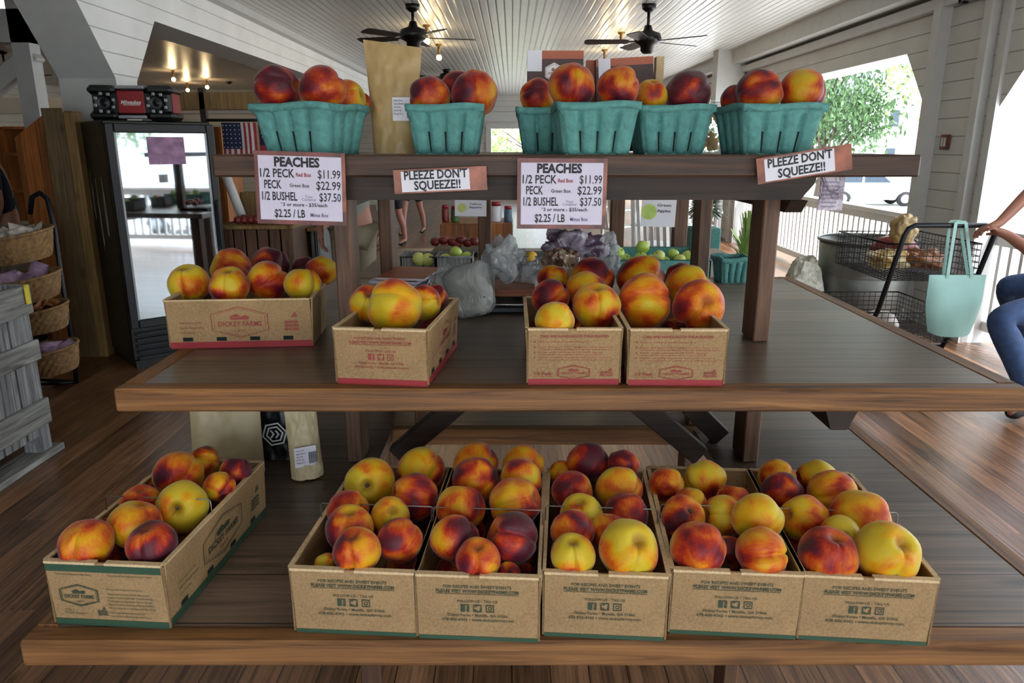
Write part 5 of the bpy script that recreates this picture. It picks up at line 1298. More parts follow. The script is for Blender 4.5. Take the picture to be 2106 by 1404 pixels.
def standing(label, x, y, rz, shirt, trouser, skin, hair, cap=None, h=1.72, shorts=False, bend=0, step=.12, group=None):
    T = thing('person', label, 'person', (x, y, 0), rz)
    if group: T['group'] = group
    k = h/1.72; W = T.matrix_basis
    def P(a, b, c): return W @ Vector((a*k, b*k, c*k))
    J = [('pel', P(0, 0, .95), (.14, .10)), ('wa', P(0, 0, 1.1), (.125, .095)), ('ch', P(0, .01+bend*.2, 1.32), (.15, .11)), ('ne', P(0, .01+bend*.35, 1.46), .055), ('ht', P(0, .03+bend*.4, 1.56), .06)]
    E = [('pel', 'wa'), ('wa', 'ch'), ('ch', 'ne'), ('ne', 'ht')]
    for s, n in ((-1, 'l'), (1, 'r')):
        J += [(n+'hp', P(s*.09, 0, .88), .085), (n+'kn', P(s*.10, .03+s*step*.5, .49), .055), (n+'ca', P(s*.10, s*step, .33), .052), (n+'an', P(s*.10, s*step*1.2-.02, .09), .034), (n+'to', P(s*.11, s*step*1.2+.14, .03), (.036, .026))]
        E += [('pel', n+'hp'), (n+'hp', n+'kn'), (n+'kn', n+'ca'), (n+'ca', n+'an'), (n+'an', n+'to')]
        J += [(n+'sh', P(s*.19, .0+bend*.25, 1.40), .052), (n+'el', P(s*.25, -.02+bend*.3, 1.12), .040), (n+'wr', P(s*.23, .10+bend*.3, .88), .026)]
        E += [('ch', n+'sh'), (n+'sh', n+'el'), (n+'el', n+'wr')]
        hand(J, E, n+'wr', P(s*.23, .10+bend*.3, .88), (0, .25, -1), (0, 1, 0), (-s, 0, 0), k, .4, n)
    skinned(T, 'body', J, E, skin)
    D = {j[0]: (j[1], j[2]) for j in J}
    def grow(n, m): r = D[n][1]; r = r if isinstance(r, tuple) else (r, r); return (n, D[n][0], (r[0]*m, r[1]*m))
    S = [grow('pel', 1.08), grow('wa', 1.12), grow('ch', 1.08), ('ls', D['lsh'][0], .062), ('lm', D['lsh'][0].lerp(D['lel'][0], .7), .056), ('rs', D['rsh'][0], .062), ('rm', D['rsh'][0].lerp(D['rel'][0], .7), .056)]
    skinned(T, 'shirt', S, [('pel', 'wa'), ('wa', 'ch'), ('ch', 'ls'), ('ls', 'lm'), ('ch', 'rs'), ('rs', 'rm')], shirt)
    if shorts:
        S = [('pel', D['pel'][0]-Vector((0, 0, .02)), (.155, .115))]; e = []
        for n in 'lr': S += [(n+'h', D[n+'hp'][0], .10), (n+'k', D[n+'hp'][0].lerp(D[n+'kn'][0], .85), .082)]; e += [('pel', n+'h'), (n+'h', n+'k')]
    else:
        S = [('pel', D['pel'][0]-Vector((0, 0, .02)), (.155, .115))]; e = []
        for n in 'lr': S += [(n+'h', D[n+'hp'][0], .10), (n+'k', D[n+'kn'][0], .072), (n+'a', D[n+'an'][0]+Vector((0, 0, .03)), .058)]; e += [('pel', n+'h'), (n+'h', n+'k'), (n+'k', n+'a')]
    skinned(T, 'shorts' if shorts else 'trousers', S, e, trouser)
    for n in 'lr': skinned(T, 'shoe', [('a', D[n+'an'][0]-Vector((0, 0, .03)), (.046, .04)), ('b', D[n+'to'][0], (.045, .03))], [('a', 'b')], M_['rubber'])
    headmesh(T, P(0, .04+bend*.45, 1.63), .115*k, rz, skin, hair, cap)
    return T
M_['shirtw'] = plain('white_shirt', 'cfd0d4', .8, var=.06); M_['navy'] = plain('navy_shirt', '161b2b', .85, var=.1)
M_['hair'] = plain('dark_hair', '1e1713', .7, var=.3); M_['shortk'] = plain('dark_shorts', '22252c', .85)
xk = onY(748, 470, 5.6).x
standing('person in baggy khaki trousers standing beyond the left posts of the table', xk-.08, 5.6, .4, M_['grey'], M_['khaki'], M_['skin2'], M_['hair'])
standing('person in a white top and dark shorts far off in the left gap', onY(808, 450, 11.6).x, 11.6, 2.6, M_['shirtw'], M_['shortk'], M_['skin2'], M_['hair'], shorts=True)
standing('bare-legged person in dark shorts walking far off right of the one in white', onY(850, 450, 13.2).x, 13.2, 2.9, M_['grey'], M_['shortk'], M_['skin2'], M_['hair'], shorts=True, step=.2)
standing('person in a black cap and navy shirt at the far left picture edge', -3.90, 5.75, 2.2, M_['navy'], M_['khaki'], M_['skin'], M_['hair'], cap=M_['ink_k'], h=1.68, bend=.2)
# seated person on the right, leaning on the cart
T = thing('person', 'person in blue jeans seated at the right edge, arms resting on the cart', 'person', (3.50, 4.25, 0))
kn = onY(2050, 652, 4.12); ft = Vector((2.90, 4.0, .05)); wr1 = onY(2052, 462, 4.45); el1 = onY(2128, 385, 4.5); wr2 = onY(2068, 480, 4.38); el2 = onY(2160, 545, 4.2)
J = [('pel', (3.50, 4.32, .70), (.15, .12)), ('wa', (3.52, 4.34, .88), (.135, .11)), ('ch', (3.49, 4.38, 1.12), (.16, .12)), ('ne', (3.50, 4.38, 1.28), .056), ('ht', (3.47, 4.38, 1.36), .06),
     ('lh', (3.46, 4.18, .68), .098), ('lk', kn, .070), ('lc', kn.lerp(ft, .35)+Vector((.05, 0, 0)), .060), ('la', ft+Vector((.08, .02, .07)), .038), ('lt', ft+Vector((-.08, -.05, -.01)), (.038, .028)),
     ('rh', (3.50, 4.46, .68), .098), ('rk', (3.14, 4.66, .66), .070), ('rc', (3.36, 4.70, .40), .060), ('ra', (3.50, 4.74, .12), .038), ('rt', (3.38, 4.74, .04), (.038, .028)),
     ('ls', (3.50, 4.22, 1.20), .056), ('le', el2, .046), ('lw', wr2, .030), ('rs', (3.52, 4.55, 1.22), .056), ('re', el1, .044), ('rw', wr1, .029)]
E = [('pel', 'wa'), ('wa', 'ch'), ('ch', 'ne'), ('ne', 'ht'), ('pel', 'lh'), ('lh', 'lk'), ('lk', 'lc'), ('lc', 'la'), ('la', 'lt'), ('pel', 'rh'), ('rh', 'rk'), ('rk', 'rc'), ('rc', 'ra'), ('ra', 'rt'),
     ('ch', 'ls'), ('ls', 'le'), ('le', 'lw'), ('ch', 'rs'), ('rs', 're'), ('re', 'rw')]
hand(J, E, 'rw', wr1, Vector((-1, 0, -.25)), (0, -1, .1), (0, 0, -1), .95, .55, 'R'); hand(J, E, 'lw', wr2, Vector((-1, .2, .35)), (0, -1, .2), (0, .1, -1), .95, .4, 'L')
skinned(T, 'body', J, E, M_['skin'])
D = {j[0]: Vector(j[1]) for j in J}
skinned(T, 'jeans', [('pel', D['pel'], (.168, .135)), ('lh', D['lh'], .115), ('lk', D['lk'], .086), ('lc', D['lc'], .078), ('la', D['la'], .060), ('rh', D['rh'], .115), ('rk', D['rk'], .086), ('rc', D['rc'], .078), ('ra', D['ra'], .060)],
        [('pel', 'lh'), ('lh', 'lk'), ('lk', 'lc'), ('lc', 'la'), ('pel', 'rh'), ('rh', 'rk'), ('rk', 'rc'), ('rc', 'ra')], M_['denim'])
skinned(T, 'shirt', [('pel', D['pel']+Vector((0, 0, .04)), (.195, .16)), ('wa', D['wa'], (.185, .15)), ('ch', D['ch'], (.175, .13)), ('ls', D['ls'], .068), ('lm', D['ls'].lerp(D['le'], .55), .062), ('rs', D['rs'], .068), ('rm', D['rs'].lerp(D['re'], .55), .062)],
        [('pel', 'wa'), ('wa', 'ch'), ('ch', 'ls'), ('ls', 'lm'), ('ch', 'rs'), ('rs', 'rm')], M_['grey'])
for a, b in (('la', 'lt'), ('ra', 'rt')): skinned(T, 'shoe', [('a', D[a]-Vector((0, 0, .035)), (.048, .042)), ('b', D[b], (.047, .032))], [('a', 'b')], M_['rubber'])
headmesh(T, Vector((3.43, 4.38, 1.46)), .115, pi/2, M_['skin'], M_['hair'])
T = thing('stool', 'black metal stool under the seated person at the right edge', 'stool', (3.5, 4.35, 0))
MB().lathe([(.001, .54), (.17, .54), (.175, .57), (.001, .585)], 24, 0, Matrix.Translation((3.48, 4.33, 0))).build('seat', M_['black'], T)
for a in (.8, 2.4, 3.9, 5.5): MB().tube([(3.48+.13*cos(a), 4.33+.13*sin(a), .54), (3.48+.22*cos(a), 4.33+.22*sin(a), 0)], .011, 8).build('leg', M_['blackm'], T)
MB().tube([(3.48+.19*cos(a*pi/8), 4.33+.19*sin(a*pi/8), .2) for a in range(16)], .008, 6, 0, True).build('foot_ring', M_['blackm'], T)

# ------------------------------------------------------------------ shopping cart, tote, tub
def wiregrid(mb, O, a, b, na, nb, r=.0022):
    O = Vector(O); a = Vector(a); b = Vector(b)
    for i in range(na+1): mb.tube([O+a*i/na, O+a*i/na+b], r, 4, cap=False)
    for j in range(nb+1): mb.tube([O+b*j/nb, O+b*j/nb+a], r*1.2, 4, cap=False)
CY = 4.55; hl = onY(1862, 470, CY); hr = onY(2048, 466, CY)
T = thing('shopping_cart', 'black two-basket wire shopping cart at the right, with a mint tote on it', 'shopping cart', (2.75, 5.0, 0))
zt = hl.z+.02; lx = hl.x; rx = hr.x; bl = onY(1822, 700, CY+.15)
MB().tube([(lx-.07, CY+.3, .12), (lx-.04, CY+.12, .5), (lx, CY, zt-.06), (lx+.02, CY, zt-.02), (lx+.06, CY, zt), (rx-.06, CY, zt), (rx-.02, CY, zt-.02), (rx, CY, zt-.06), (rx-.04, CY+.12, .5), (rx-.07, CY+.3, .12)], .016, 10).build('handle_frame', M_['blackm'], T)
for x in (lx-.05, rx-.06): MB().tube([(x, CY+.3, .12), (x, CY+.9, .12)], .013, 8).build('base_rail', M_['blackm'], T)
MB().tube([(lx-.055, CY+.28, .22), (rx-.05, CY+.28, .22)], .012, 8).tube([(lx-.05, CY+.9, .12), (rx-.06, CY+.9, .12)], .012, 8).build('cross_bar', M_['blackm'], T)
def cartbasket(x0, x1, y0, y1, z0, z1, name):
    mb = MB(); n = 14
    wiregrid(mb, (x0, y0, z0), (x1-x0, 0, 0), (0, 0, z1-z0), n, 6); wiregrid(mb, (x0, y1, z0), (x1-x0, 0, 0), (0, 0, z1-z0), n, 6)
    wiregrid(mb, (x0, y0, z0), (0, y1-y0, 0), (0, 0, z1-z0), 18, 6); wiregrid(mb, (x1, y0, z0), (0, y1-y0, 0), (0, 0, z1-z0), 18, 6); wiregrid(mb, (x0, y0, z0), (x1-x0, 0, 0), (0, y1-y0, 0), n, 16)
    o = mb.build(name, M_['blackm'], T)
    MB().tube([(x0, y0, z1), (x1, y0, z1), (x1, y1, z1), (x0, y1, z1)], .006, 6, 0, True).build('basket_rim', M_['blackm'], o)
cartbasket(lx-.06, rx-.03, CY+.06, CY+.78, .70, .93, 'upper_basket')
cartbasket(lx-.10, rx-.05, CY+.20, CY+.92, .26, .46, 'lower_basket')
for x in (lx-.05, rx-.06):
    for y in (CY+.3, CY+.88):
        f = MB().box((x-.012, y-.02, .08), (x+.012, y+.02, .13)).build('caster_fork', M_['blackm'], T)
        MB().lathe([(.05, -.012), (.055, 0), (.05, .012)], 18, 0, Matrix.Translation((x, y, .055)) @ Matrix.Rotation(pi/2, 4, 'Y')).build('wheel', M_['rubber'], f)
# goods in the cart
def lump(name, label, cat, c, s, mat, seed, group=None):
    T = thing(name, label, cat, (c[0], c[1], c[2]-s[2]/2)); 
    if group: T['group'] = group
    mb = MB(); off = Vector((seed, seed*2, 0))
    mb.grid(lambda u, v: tuple(Vector(c)+Vector((sin(pi*v)*cos(2*pi*u)*s[0]/2, sin(pi*v)*sin(2*pi*u)*s[1]/2, cos(pi*v)*s[2]/2))*(1+.3*noise.noise(Vector((cos(2*pi*u)*2, sin(2*pi*u)*2, v*5))+off))), 20, 14)
    mb.build(name+'_body', mat, T); return T
crumple('snack_bag', 'yellow and white snack bag lying in the cart\'s upper basket', 'snack bag', (lx+.10, CY+.35, .79), (.24, .2, .13), M_['snacky'], 1, .3)
crumple('snack_bag', 'orange snack bag behind the tote straps in the cart', 'snack bag', (lx+.30, CY+.30, .80), (.2, .2, .13), M_['jar'], 2, .4)
lump('snack_bag', 'dark red bag at the back of the cart\'s upper basket', 'snack bag', (lx+.22, CY+.55, .83), (.3, .24, .2), M_['redp'], 3)
crumple('paper_sack', 'crumpled tan paper sack sticking up above the cart handle', 'paper sack', (lx+.20, CY+.40, .98), (.16, .13, .20), M_['kbag'], 4, .22)
lump('snack_bag', 'red and white bag in the cart\'s lower basket', 'snack bag', (lx+.12, CY+.42, .35), (.24, .25, .14), M_['sock'], 5)
# tote
tl = onY(1910, 565, CY-.07); tr = onY(2028, 570, CY-.07); bb = onY(1965, 688, CY-.07); Wt = tr.x-tl.x; Ht = tl.z-bb.z
T = thing('tote_bag', 'pale mint green tote bag hanging by its straps from the cart handle', 'tote bag', ((tl.x+tr.x)/2, CY-.07, bb.z))
def tote(side):
    def f(u, v):
        w = Wt*(.98 if v > .6 else .98-.22*(.6-v)**1.5/.46); x = (u-.5)*w; round_ = .02*(abs(2*u-1)**4)*(1-v)
        y = side*(.004+.055*(1-v)**.6*(1-(2*u-1)**4))+.006*sin(u*9+v*3)*(1-v)
        return (x, y, Ht*v+round_-.012*(1-abs(2*u-1))*(v > .98)*0)
    return f
mb = MB(); mb.grid(tote(-1), 22, 18); mb.grid(tote(1), 22, 18); mb.build('bag_body', M_['mint'], T, world=False)
for side in (-1, 1):
    mb = MB(); hx0 = 0
    zb = zt-bb.z+.02; yb = side*.02+.07*0
    pts = [(-Wt*.18, side*.012, Ht*.78), (-Wt*.19, side*.012, Ht*1.02), (-.03, .07+side*.022, zb), (.03, .07+side*.022, zb), (Wt*.22, side*.012, Ht*1.02), (Wt*.24, side*.012, Ht*.8)]
    if side > 0: pts = [(x-.012, y, z) for x, y, z in pts]
    for i in range(5):
        a = Vector(pts[i]); b = Vector(pts[i+1]); mb.beam(a, b, .020, .004, up=(0, 1, 0), bev=0)
    mb.build('strap', M_['mint'], T, world=False)
# galvanised tub
c = onY(1785, 486, 6.25); c.z = 0
T = thing('steel_tub', 'round galvanised steel stock tub by the right wall behind the cart', 'tub', c)
Mc = Matrix.Translation(c); h = .76
MB().lathe([(.001, .02), (.33, .02), (.345, .2), (.335, .22), (.35, .26), (.36, .45), (.35, .47), (.365, .51), (.38, h), (.375, h), (.355, .51), (.33, .05), (.001, .04)], 40, 0, Mc).build('tub_wall', M_['tank'], T)
MB().tube([Mc @ Vector((.385*cos(k*pi/20), .385*sin(k*pi/20), h)) for k in range(40)], .013, 8, 0, True).build('rolled_rim', M_['tank'], T)
crumple('trash_bag', 'cream tied cloth sack standing left of the steel tub', 'sack', (c.x-.52, 6.2, .30), (.30, .28, .60), M_['sackp'], 12, .16)
# socket plate on the pier
p = onX(1943, 292, XR-.02)
T = thing('wall_plate', 'small faded reddish plate on the shiplap pier at the right', 'wall plate', p)
MB().box((p.x-.01, p.y-.055, p.z-.06), (p.x+.015, p.y+.055, p.z+.06), 0, None, .004).build('plate', M_['border'], T)
MB().box((p.x-.014, p.y-.03, p.z-.035), (p.x-.008, p.y-.005, p.z+.035)).box((p.x-.014, p.y+.01, p.z-.035), (p.x-.008, p.y+.035, p.z+.035)).build('cutout', M_['trim'], T)
p = onX(1990, 0, XR-.02)
T = thing('wall_camera', 'small black camera at the very top of the right pier', 'camera', p)
MB().box((p.x-.06, p.y-.03, p.z-.03), (p.x, p.y+.03, p.z+.03), 0, None, .01).build('camera_body', M_['black'], T)
MB().lathe([(.018, -.02), (.02, 0), (.001, .0)], 14, 0, Matrix.Translation((p.x-.06, p.y, p.z)) @ Matrix.Rotation(-pi/2, 4, 'Y')).build('lens', M_['carg'], T)

# ------------------------------------------------------------------ ceiling fans and lamps
def fan(x, y, z, rz, label, R=.66):
    T = thing('ceiling_fan', label, 'ceiling fan', (x, y, CE), rz, None)
    q = CE-z; top = 0
    MB().lathe([(.001, 0), (.075, 0), (.07, -.045), (.03, -.075), (.001, -.075)], 24, 0).build('canopy', M_['fanblack'], T, world=False)
    MB().tube([(0, 0, -.07), (0, 0, -q+.05)], .016, 10).build('downrod', M_['fanblack'], T, world=False)
    MB().lathe([(.001, -q+.11), (.035, -q+.10), (.05, -q+.05), (.13, -q+.02), (.145, -q-.03), (.13, -q-.07), (.075, -q-.10), (.07, -q-.15), (.045, -q-.175), (.001, -q-.18)], 28).build('motor_housing', M_['fanblack'], T, world=False)
    for k in range(5):
        Mk = Matrix.Rotation(2*pi*k/5, 4, 'Z') @ Matrix.Translation((0, 0, -q-.055)) @ Matrix.Rotation(radians(10), 4, 'X')
        b = MB(); pr = [(.20, -.05), (.24, -.062), (R-.05, -.075), (R-.01, -.06), (R, -.03), (R, .03), (R-.01, .06), (R-.05, .075), (.24, .062), (.20, .05)]
        n = len(pr); b.add([(a, c_, -.004) for a, c_ in pr]+[(a, c_, .004) for a, c_ in pr], [tuple(range(n))[::-1], tuple(range(n, 2*n))]+[(i, (i+1) % n, n+(i+1) % n, n+i) for i in range(n)], 0, Mk)
        o = b.build('blade', M_['fanblack'], T, world=False)
        MB().beam((.09, 0, .0), (.26, 0, .0), .035, .008, bev=0).build('blade_iron', M_['fanblack'], o, world=False); 
        o.children[0].matrix_basis = Mk
    return T
for (u, v, R, rz, lb, sp) in ((850, 72, 120, .25, 'black ceiling fan hanging left of centre, the largest in view', 8.3), (1332, 80, 124, .55, 'black ceiling fan hanging right of centre above the mix boxes', 8.3), (919, 158, 75, .1, 'distant black ceiling fan just above the second basket', 15.0)):
    p = onY(u, v, sp); fan(p.x, p.y, p.z+.03, rz, lb)
p = onZ(12, 150, 2.6); fan(p.x, p.y, p.z+.03, .15, 'black ceiling fan in the side room at the left edge')
p = onY(470, 158, 17.5); fan(p.x, p.y, p.z+.05, .3, 'faint ceiling fan in the side room behind the lamps')
def lamp(u, v, Y, label, group='bare warm bulbs under the ceiling', W=3.0, ce=CE):
    p = onZ(u, v, 2.76); T = thing('ceiling_lamp', label, 'ceiling lamp', (p.x, p.y, ce), 0, group); h = ce-p.z
    MB().lathe([(.001, 0), (.05, 0), (.045, -.02), (.02, -.03), (.02, -max(.04, h-.05)), (.026, -max(.05, h-.02)), (.001, -max(.05, h-.02))], 14).build('lamp_holder', M_['brass'], T, world=False)
    MB().lathe([(.001, -h+.05), (.022, -h+.035), (.040, -h), (.03, -h-.03), (.001, -h-.042)], 14).build('bulb', M_['bulb'], T, world=False)
    l = bpy.data.lights.new('bulb_light', 'POINT'); l.energy = W; l.color = (1, .72, .38); l.shadow_soft_size = .05
    lo = bpy.data.objects.new('bulb_light', l); COL.objects.link(lo); lo.location = (0, 0, -h-.08); lo.parent = T
for (u, v, Y, lb) in ((878, 84, 9.6, 'warm bulb right beside the left of centre fan'), (903, 118, 12.2, 'warm bulb farther back behind the left of centre fan'), (1277, 97, 10.0, 'warm bulb just left of the right of centre fan'), (1243, 128, 13.5, 'warm bulb half hidden above the tilted mix box')):
    lamp(u, v, Y, lb)
for (u, v, Y, lb) in ((14, 75, 6.6, 'warm bulb at the far left edge of the side room'), (357, 163, 10.2, 'warm bulb left of the trio above the radio'), (386, 185, 12.0, 'lowest warm bulb of the trio above the radio'), (426, 179, 11.2, 'warm bulb right of the trio above the radio')):
    lamp(u, v, Y, lb, 'bare warm bulbs in the side room', 5)

# ------------------------------------------------------------------ drinks fridge with radio
fc = onZ(280, 763, 0); dl = onZ(216, 716, 0)
ang = atan2(fc.y-dl.y, fc.x-dl.x)           # side runs back-left; front runs to back-right
fx = Vector((cos(ang), sin(ang), 0)); fr = Vector((-fx.y, fx.x, 0))      # fr: along the front, to the right
Mf = Matrix((fr, -fx, Vector((0, 0, 1)))).transposed().to_4x4(); Mf.translation = fc   # local x along front, y = into body
Dp = (fc-dl).length; Wf = .70; Hf = 1.685
T = thing('drinks_fridge', 'tall black glass-door drinks fridge with a radio on top', 'fridge', fc, atan2(fr.y, fr.x))
MB().box((0, .03, .06), (Wf, Dp, Hf), 0, None, .01).box((.02, .05, 0), (Wf-.02, Dp-.02, .06)).build('cabinet', M_['fridge'], T, world=False)
d = MB(); t = .055
d.box((0, -.02, .30), (t, .028, Hf-.02), 0, None, .006).box((Wf-t, -.02, .30), (Wf, .028, Hf-.02), 0, None, .006).box((t, -.02, .30), (Wf-t, .028, .36), 0, None, .006).box((t, -.02, Hf-.08), (Wf-t, .028, Hf-.02), 0, None, .006)
dr = d.build('door', M_['black'], T, world=False)
MB().box((t-.005, -.008, .355), (Wf-t+.005, .004, Hf-.075)).build('glass', M_['mirror'], dr, world=False)
MB().box((t, -.014, .355), (t+.012, -.006, Hf-.075)).box((Wf-t-.012, -.014, .355), (Wf-t, -.006, Hf-.075)).build('silver_edge', M_['silver'], dr, world=False)
MB().box((Wf-t+.012, -.05, .8), (Wf-t+.035, -.018, 1.15), 0, None, .006).build('door_handle', M_['black'], dr, world=False)
g = MB()
for i in range(5): g.box((.03, -.006, .07+i*.043), (Wf-.03, .03, .095+i*.043), 0, None, .003)
g.build('vent_grille', M_['tray'], T, world=False)
# picture sticker on the glass
M_['poster'] = plain('pink_blue_poster', 'a07a9c', .5, var=.45, scale=14)
MB().box((.25, -.012, 1.40), (.49, -.0085, 1.58)).build('door_poster', M_['poster'], dr, world=False)
# printed drink graphic on the side panel
s = MB()
for (y, z, w, h) in ((.22, .9, .05, .42), (.38, .8, .04, .5), (.5, 1.0, .03, .35)): s.lathe([(0, 0), (w*.5, h*.1), (w*.5, h*.6), (w*.2, h*.8), (w*.2, h), (0, h)], 10, 0, Matrix.Translation((-.001, y, z)) @ Matrix.Diagonal((.02, 1, 1, 1)))
s.build('side_graphic', M_['grey'], T, world=False)
# radio
Mr_ = Matrix.Translation(fc+fr*.02+(-fx)*.10+Vector((0, 0, Hf))) 
rc = onY(285, 246, fc.y+.33); rz = radians(8)
T = thing('jobsite_radio', 'black and red jobsite radio with two round speakers on top of the fridge', 'radio', (rc.x, rc.y, Hf+.001), rz)
w = .25; hh = .225
MB().box((-w, -.10, .03), (w, .10, hh-.03), 0, None, .02).build('radio_body', M_['black'], T, world=False)
for s in (-1, 1):
    for (z0, z1) in ((0, .06), (hh-.06, hh)):
        a, b = sorted((s*w*1.08, s*w*.38)); MB().box((a, -.12, z0), (b, .12, z1), 0, None, .022).build('bumper', M_['black'], T, world=False)
MB().box((-.085, -.113, .045), (.085, -.10, hh-.035), 0, None, .006).build('red_panel', M_['red'], T, world=False)
MB().box((-.09, -.115, .012), (.09, .05, .034), 0, None, .005).box((-.09, -.115, hh-.024), (.09, .05, hh-.002), 0, None, .005).build('carry_bar', M_['silver'], T, world=False)
MB().box((w-.004, -.08, .045), (w+.012, .08, hh-.045), 0, None, .01).build('side_panel', M_['red'], T, world=False)
for s in (-1, 1):
    Ms_ = Matrix.Translation((s*.165, -.10, hh/2)) @ Matrix.Rotation(pi/2, 4, 'X')
    sp = MB().lathe([(.066, 0), (.066, .012), (.055, .016), (.052, .006), (.02, .004), (.012, .012), (.001, .014)], 28, 0, Ms_).build('speaker', M_['black'], T, world=False)
    for k in range(8):
        a = k*pi/4+.3; r = MB(); r.box((.060*cos(a)-.010, .060*sin(a)-.010, .004), (.060*cos(a)+.010, .060*sin(a)+.010, .019), 0, Ms_, .003); r.build('speaker_lug', M_['silver'], sp, world=False)
q = MB(); text(q, 'Milwaukee', 0, 0, .034, .125, bold=.03, M=Matrix.Translation((0, -.1145, .105)) @ Matrix.Rotation(pi/2, 4, 'X'), shear=.3)
rect(q, -.05, -.008, .06, -.004, 0, Matrix.Translation((0, -.1145, .105)) @ Matrix.Rotation(pi/2, 4, 'X')); q.build('script_logo', M_['fwhite'], T, world=False)

# ------------------------------------------------------------------ cedar partition, rack of baskets, crate
pa = onZ(222, 735, 0); Yp = pa.y+.02
def px(u, v, Y): p = onY(u, v, Y); return (p.x, p.z)
T = thing('cedar_partition', 'tall varnished cedar plank partition left of the fridge', 'partition', (pa.x-.4, Yp, 0))
pts = [px(30, 283, Yp), px(105, 222, Yp)]; pr = px(200, 222, Yp)
poly = [(pts[0][0], 0), (pa.x, 0), (pr[0]-.18, pts[1][1]), (pts[1][0], pts[1][1]), (pts[0][0], pts[0][1])]
poly = [(pts[0][0], 0), (pa.x-.10, 0), (pa.x-.10, pts[1][1]), (pts[1][0], pts[1][1]), (pts[0][0], pts[0][1])]
MB().prism(poly, .03, 0, Matrix.Translation((0, Yp, 0))).build('plank_panel', M_['panelw'], T)
MB().box((pa.x-.22, Yp-.012, 0), (pa.x-.075, Yp+.0, pts[1][1]), 0, None, .003).build('trim_board', M_['paneld'], T)
MB().box((pa.x-.075, Yp-.02, 0), (pa.x+.0, Yp+.10, pts[1][1]-.02), 0, None, .012).build('corner_post', M_['panelg'], T)
MB().box((pa.x-.03, Yp+.10, 0), (pa.x+.0, Yp+.75, 1.0), 0, None, .004).build('return_panel', M_['panelg'], T)
# rack
RX = -2.98; RY = 4.55
T = thing('basket_rack', 'black hooped metal rack holding four wicker baskets at the left', 'rack', (RX, RY, 0))
def P2(u, v, Y): return tuple(onY(u, v, Y))
rr = [P2(62, 440, 4.6), P2(66, 405, 4.6), P2(82, 396, 4.6), P2(98, 410, 4.58), P2(112, 470, 4.56), P2(128, 580, 4.52), P2(148, 700, 4.48)]; e = onZ(158, 785, .02); rr.append(tuple(e))
MB().tube(rr, .016, 8).build('hoop', M_['blackm'], T)
MB().tube([(x-.42, y+.05, z) for x, y, z in rr], .016, 8).build('hoop', M_['blackm'], T)
MB().tube([rr[-1], (rr[-1][0]-.45, rr[-1][1]+.08, .02)], .012, 8).tube([tuple(onZ(80, 790, .02)), tuple(onZ(158, 785, .02))], .012, 6).build('foot_bar', M_['blackm'], T)
M_['wickerd'] = M_['wicker']
def wbasket(u, v, Wd, Y, label, hgt):
    c = onY(u, v, Y); T = thing('wicker_basket', label, 'basket', (c.x, c.y, c.z-hgt)); R = Wd/2
    M = Matrix.Translation((c.x, c.y, c.z-hgt)) @ Matrix.Rotation(radians(7), 4, 'X') @ Matrix.Rotation(radians(-8), 4, 'Y')
    mb = MB(); n = 44
    vs = []; rows = 7
    for j in range(rows+1):
        t = j/rows
        for i in range(n):
            a = 2*pi*i/n; r = R*(.72+.28*t**.8)+(.0035 if (i+j) % 2 else -.0035); vs.append((cos(a)*r, sin(a)*r*.8, hgt*t))
    mb.add(vs, [(j*n+i, j*n+(i+1) % n, (j+1)*n+(i+1) % n, (j+1)*n+i) for j in range(rows) for i in range(n)], 0, M); mb.add([(cos(2*pi*i/n)*R*.72, sin(2*pi*i/n)*R*.72*.8, .004) for i in range(n)], [tuple(range(n))], 0, M)
    o = mb.build('basket_weave', M_['wicker'], T); s = o.modifiers.new('t', 'SOLIDIFY'); s.thickness = .006
    MB().tube([M @ Vector((cos(2*pi*i/n)*R*1.01, sin(2*pi*i/n)*R*.81, hgt)) for i in range(n)], .009, 6, 0, True).build('rim', M_['wicker'], T)
    return M, R
B_ = [(42, 478, .42, 4.40, 'topmost wicker basket on the rack, filled with white packets', .16, 'sock', 11), (62, 566, .40, 4.38, 'second wicker basket on the rack, with a pink packet', .14, 'pinkp', 5),
      (88, 630, .34, 4.36, 'third wicker basket on the rack, with mixed candy packets', .14, 'jar', 12), (110, 712, .34, 4.34, 'lowest wicker basket on the rack near the floor', .15, 'pinkp', 9)]
tn = ['top', 'second', 'third', 'lowest']
for bi, (u, v, Wd, Y, lb, hg, mt, n) in enumerate(B_):
    M, R = wbasket(u, v, Wd, Y, lb, hg); rnd = random.Random(bi+3); nm = {'sock': 'white cellophane', 'pinkp': 'pinkish', 'jar': 'orange and brown'}[mt]
    for k in range(n):
        a = rnd.uniform(0, 2*pi); q = R*.62*sqrt(rnd.random()); c = M @ Vector((cos(a)*q, sin(a)*q*.8, hg*.75+.05*rnd.random()))
        s = rnd.uniform(.8, 1.2)*(.055 if mt != 'jar' else .042)
        t_ = MB(); off = Vector((k, bi, 3)); Rm = Matrix.Translation(c) @ Euler((rnd.uniform(-.9, .9), rnd.uniform(-.9, .9), rnd.uniform(0, 6))).to_matrix().to_4x4()
        t_.grid(lambda x, y: ((x-.5)*2.4*s, (y-.5)*1.6*s, .35*s*max(0, (1-(2*x-1)**4)*(1-(2*y-1)**4))*(1+.5*noise.noise(Vector((x*4, y*4, k))))), 8, 6, M=Rm); t_.grid(lambda x, y: ((x-.5)*2.4*s, (y-.5)*1.6*s, -.35*s*max(0, (1-(2*x-1)**4)*(1-(2*y-1)**4))), 8, 6, M=Rm)
        o = t_.build('snack_packet', M_[mt]); tag(o, nm+' packet heaped in the '+tn[bi]+' wicker basket', 'packet', 'packets in the '+tn[bi]+' wicker basket')
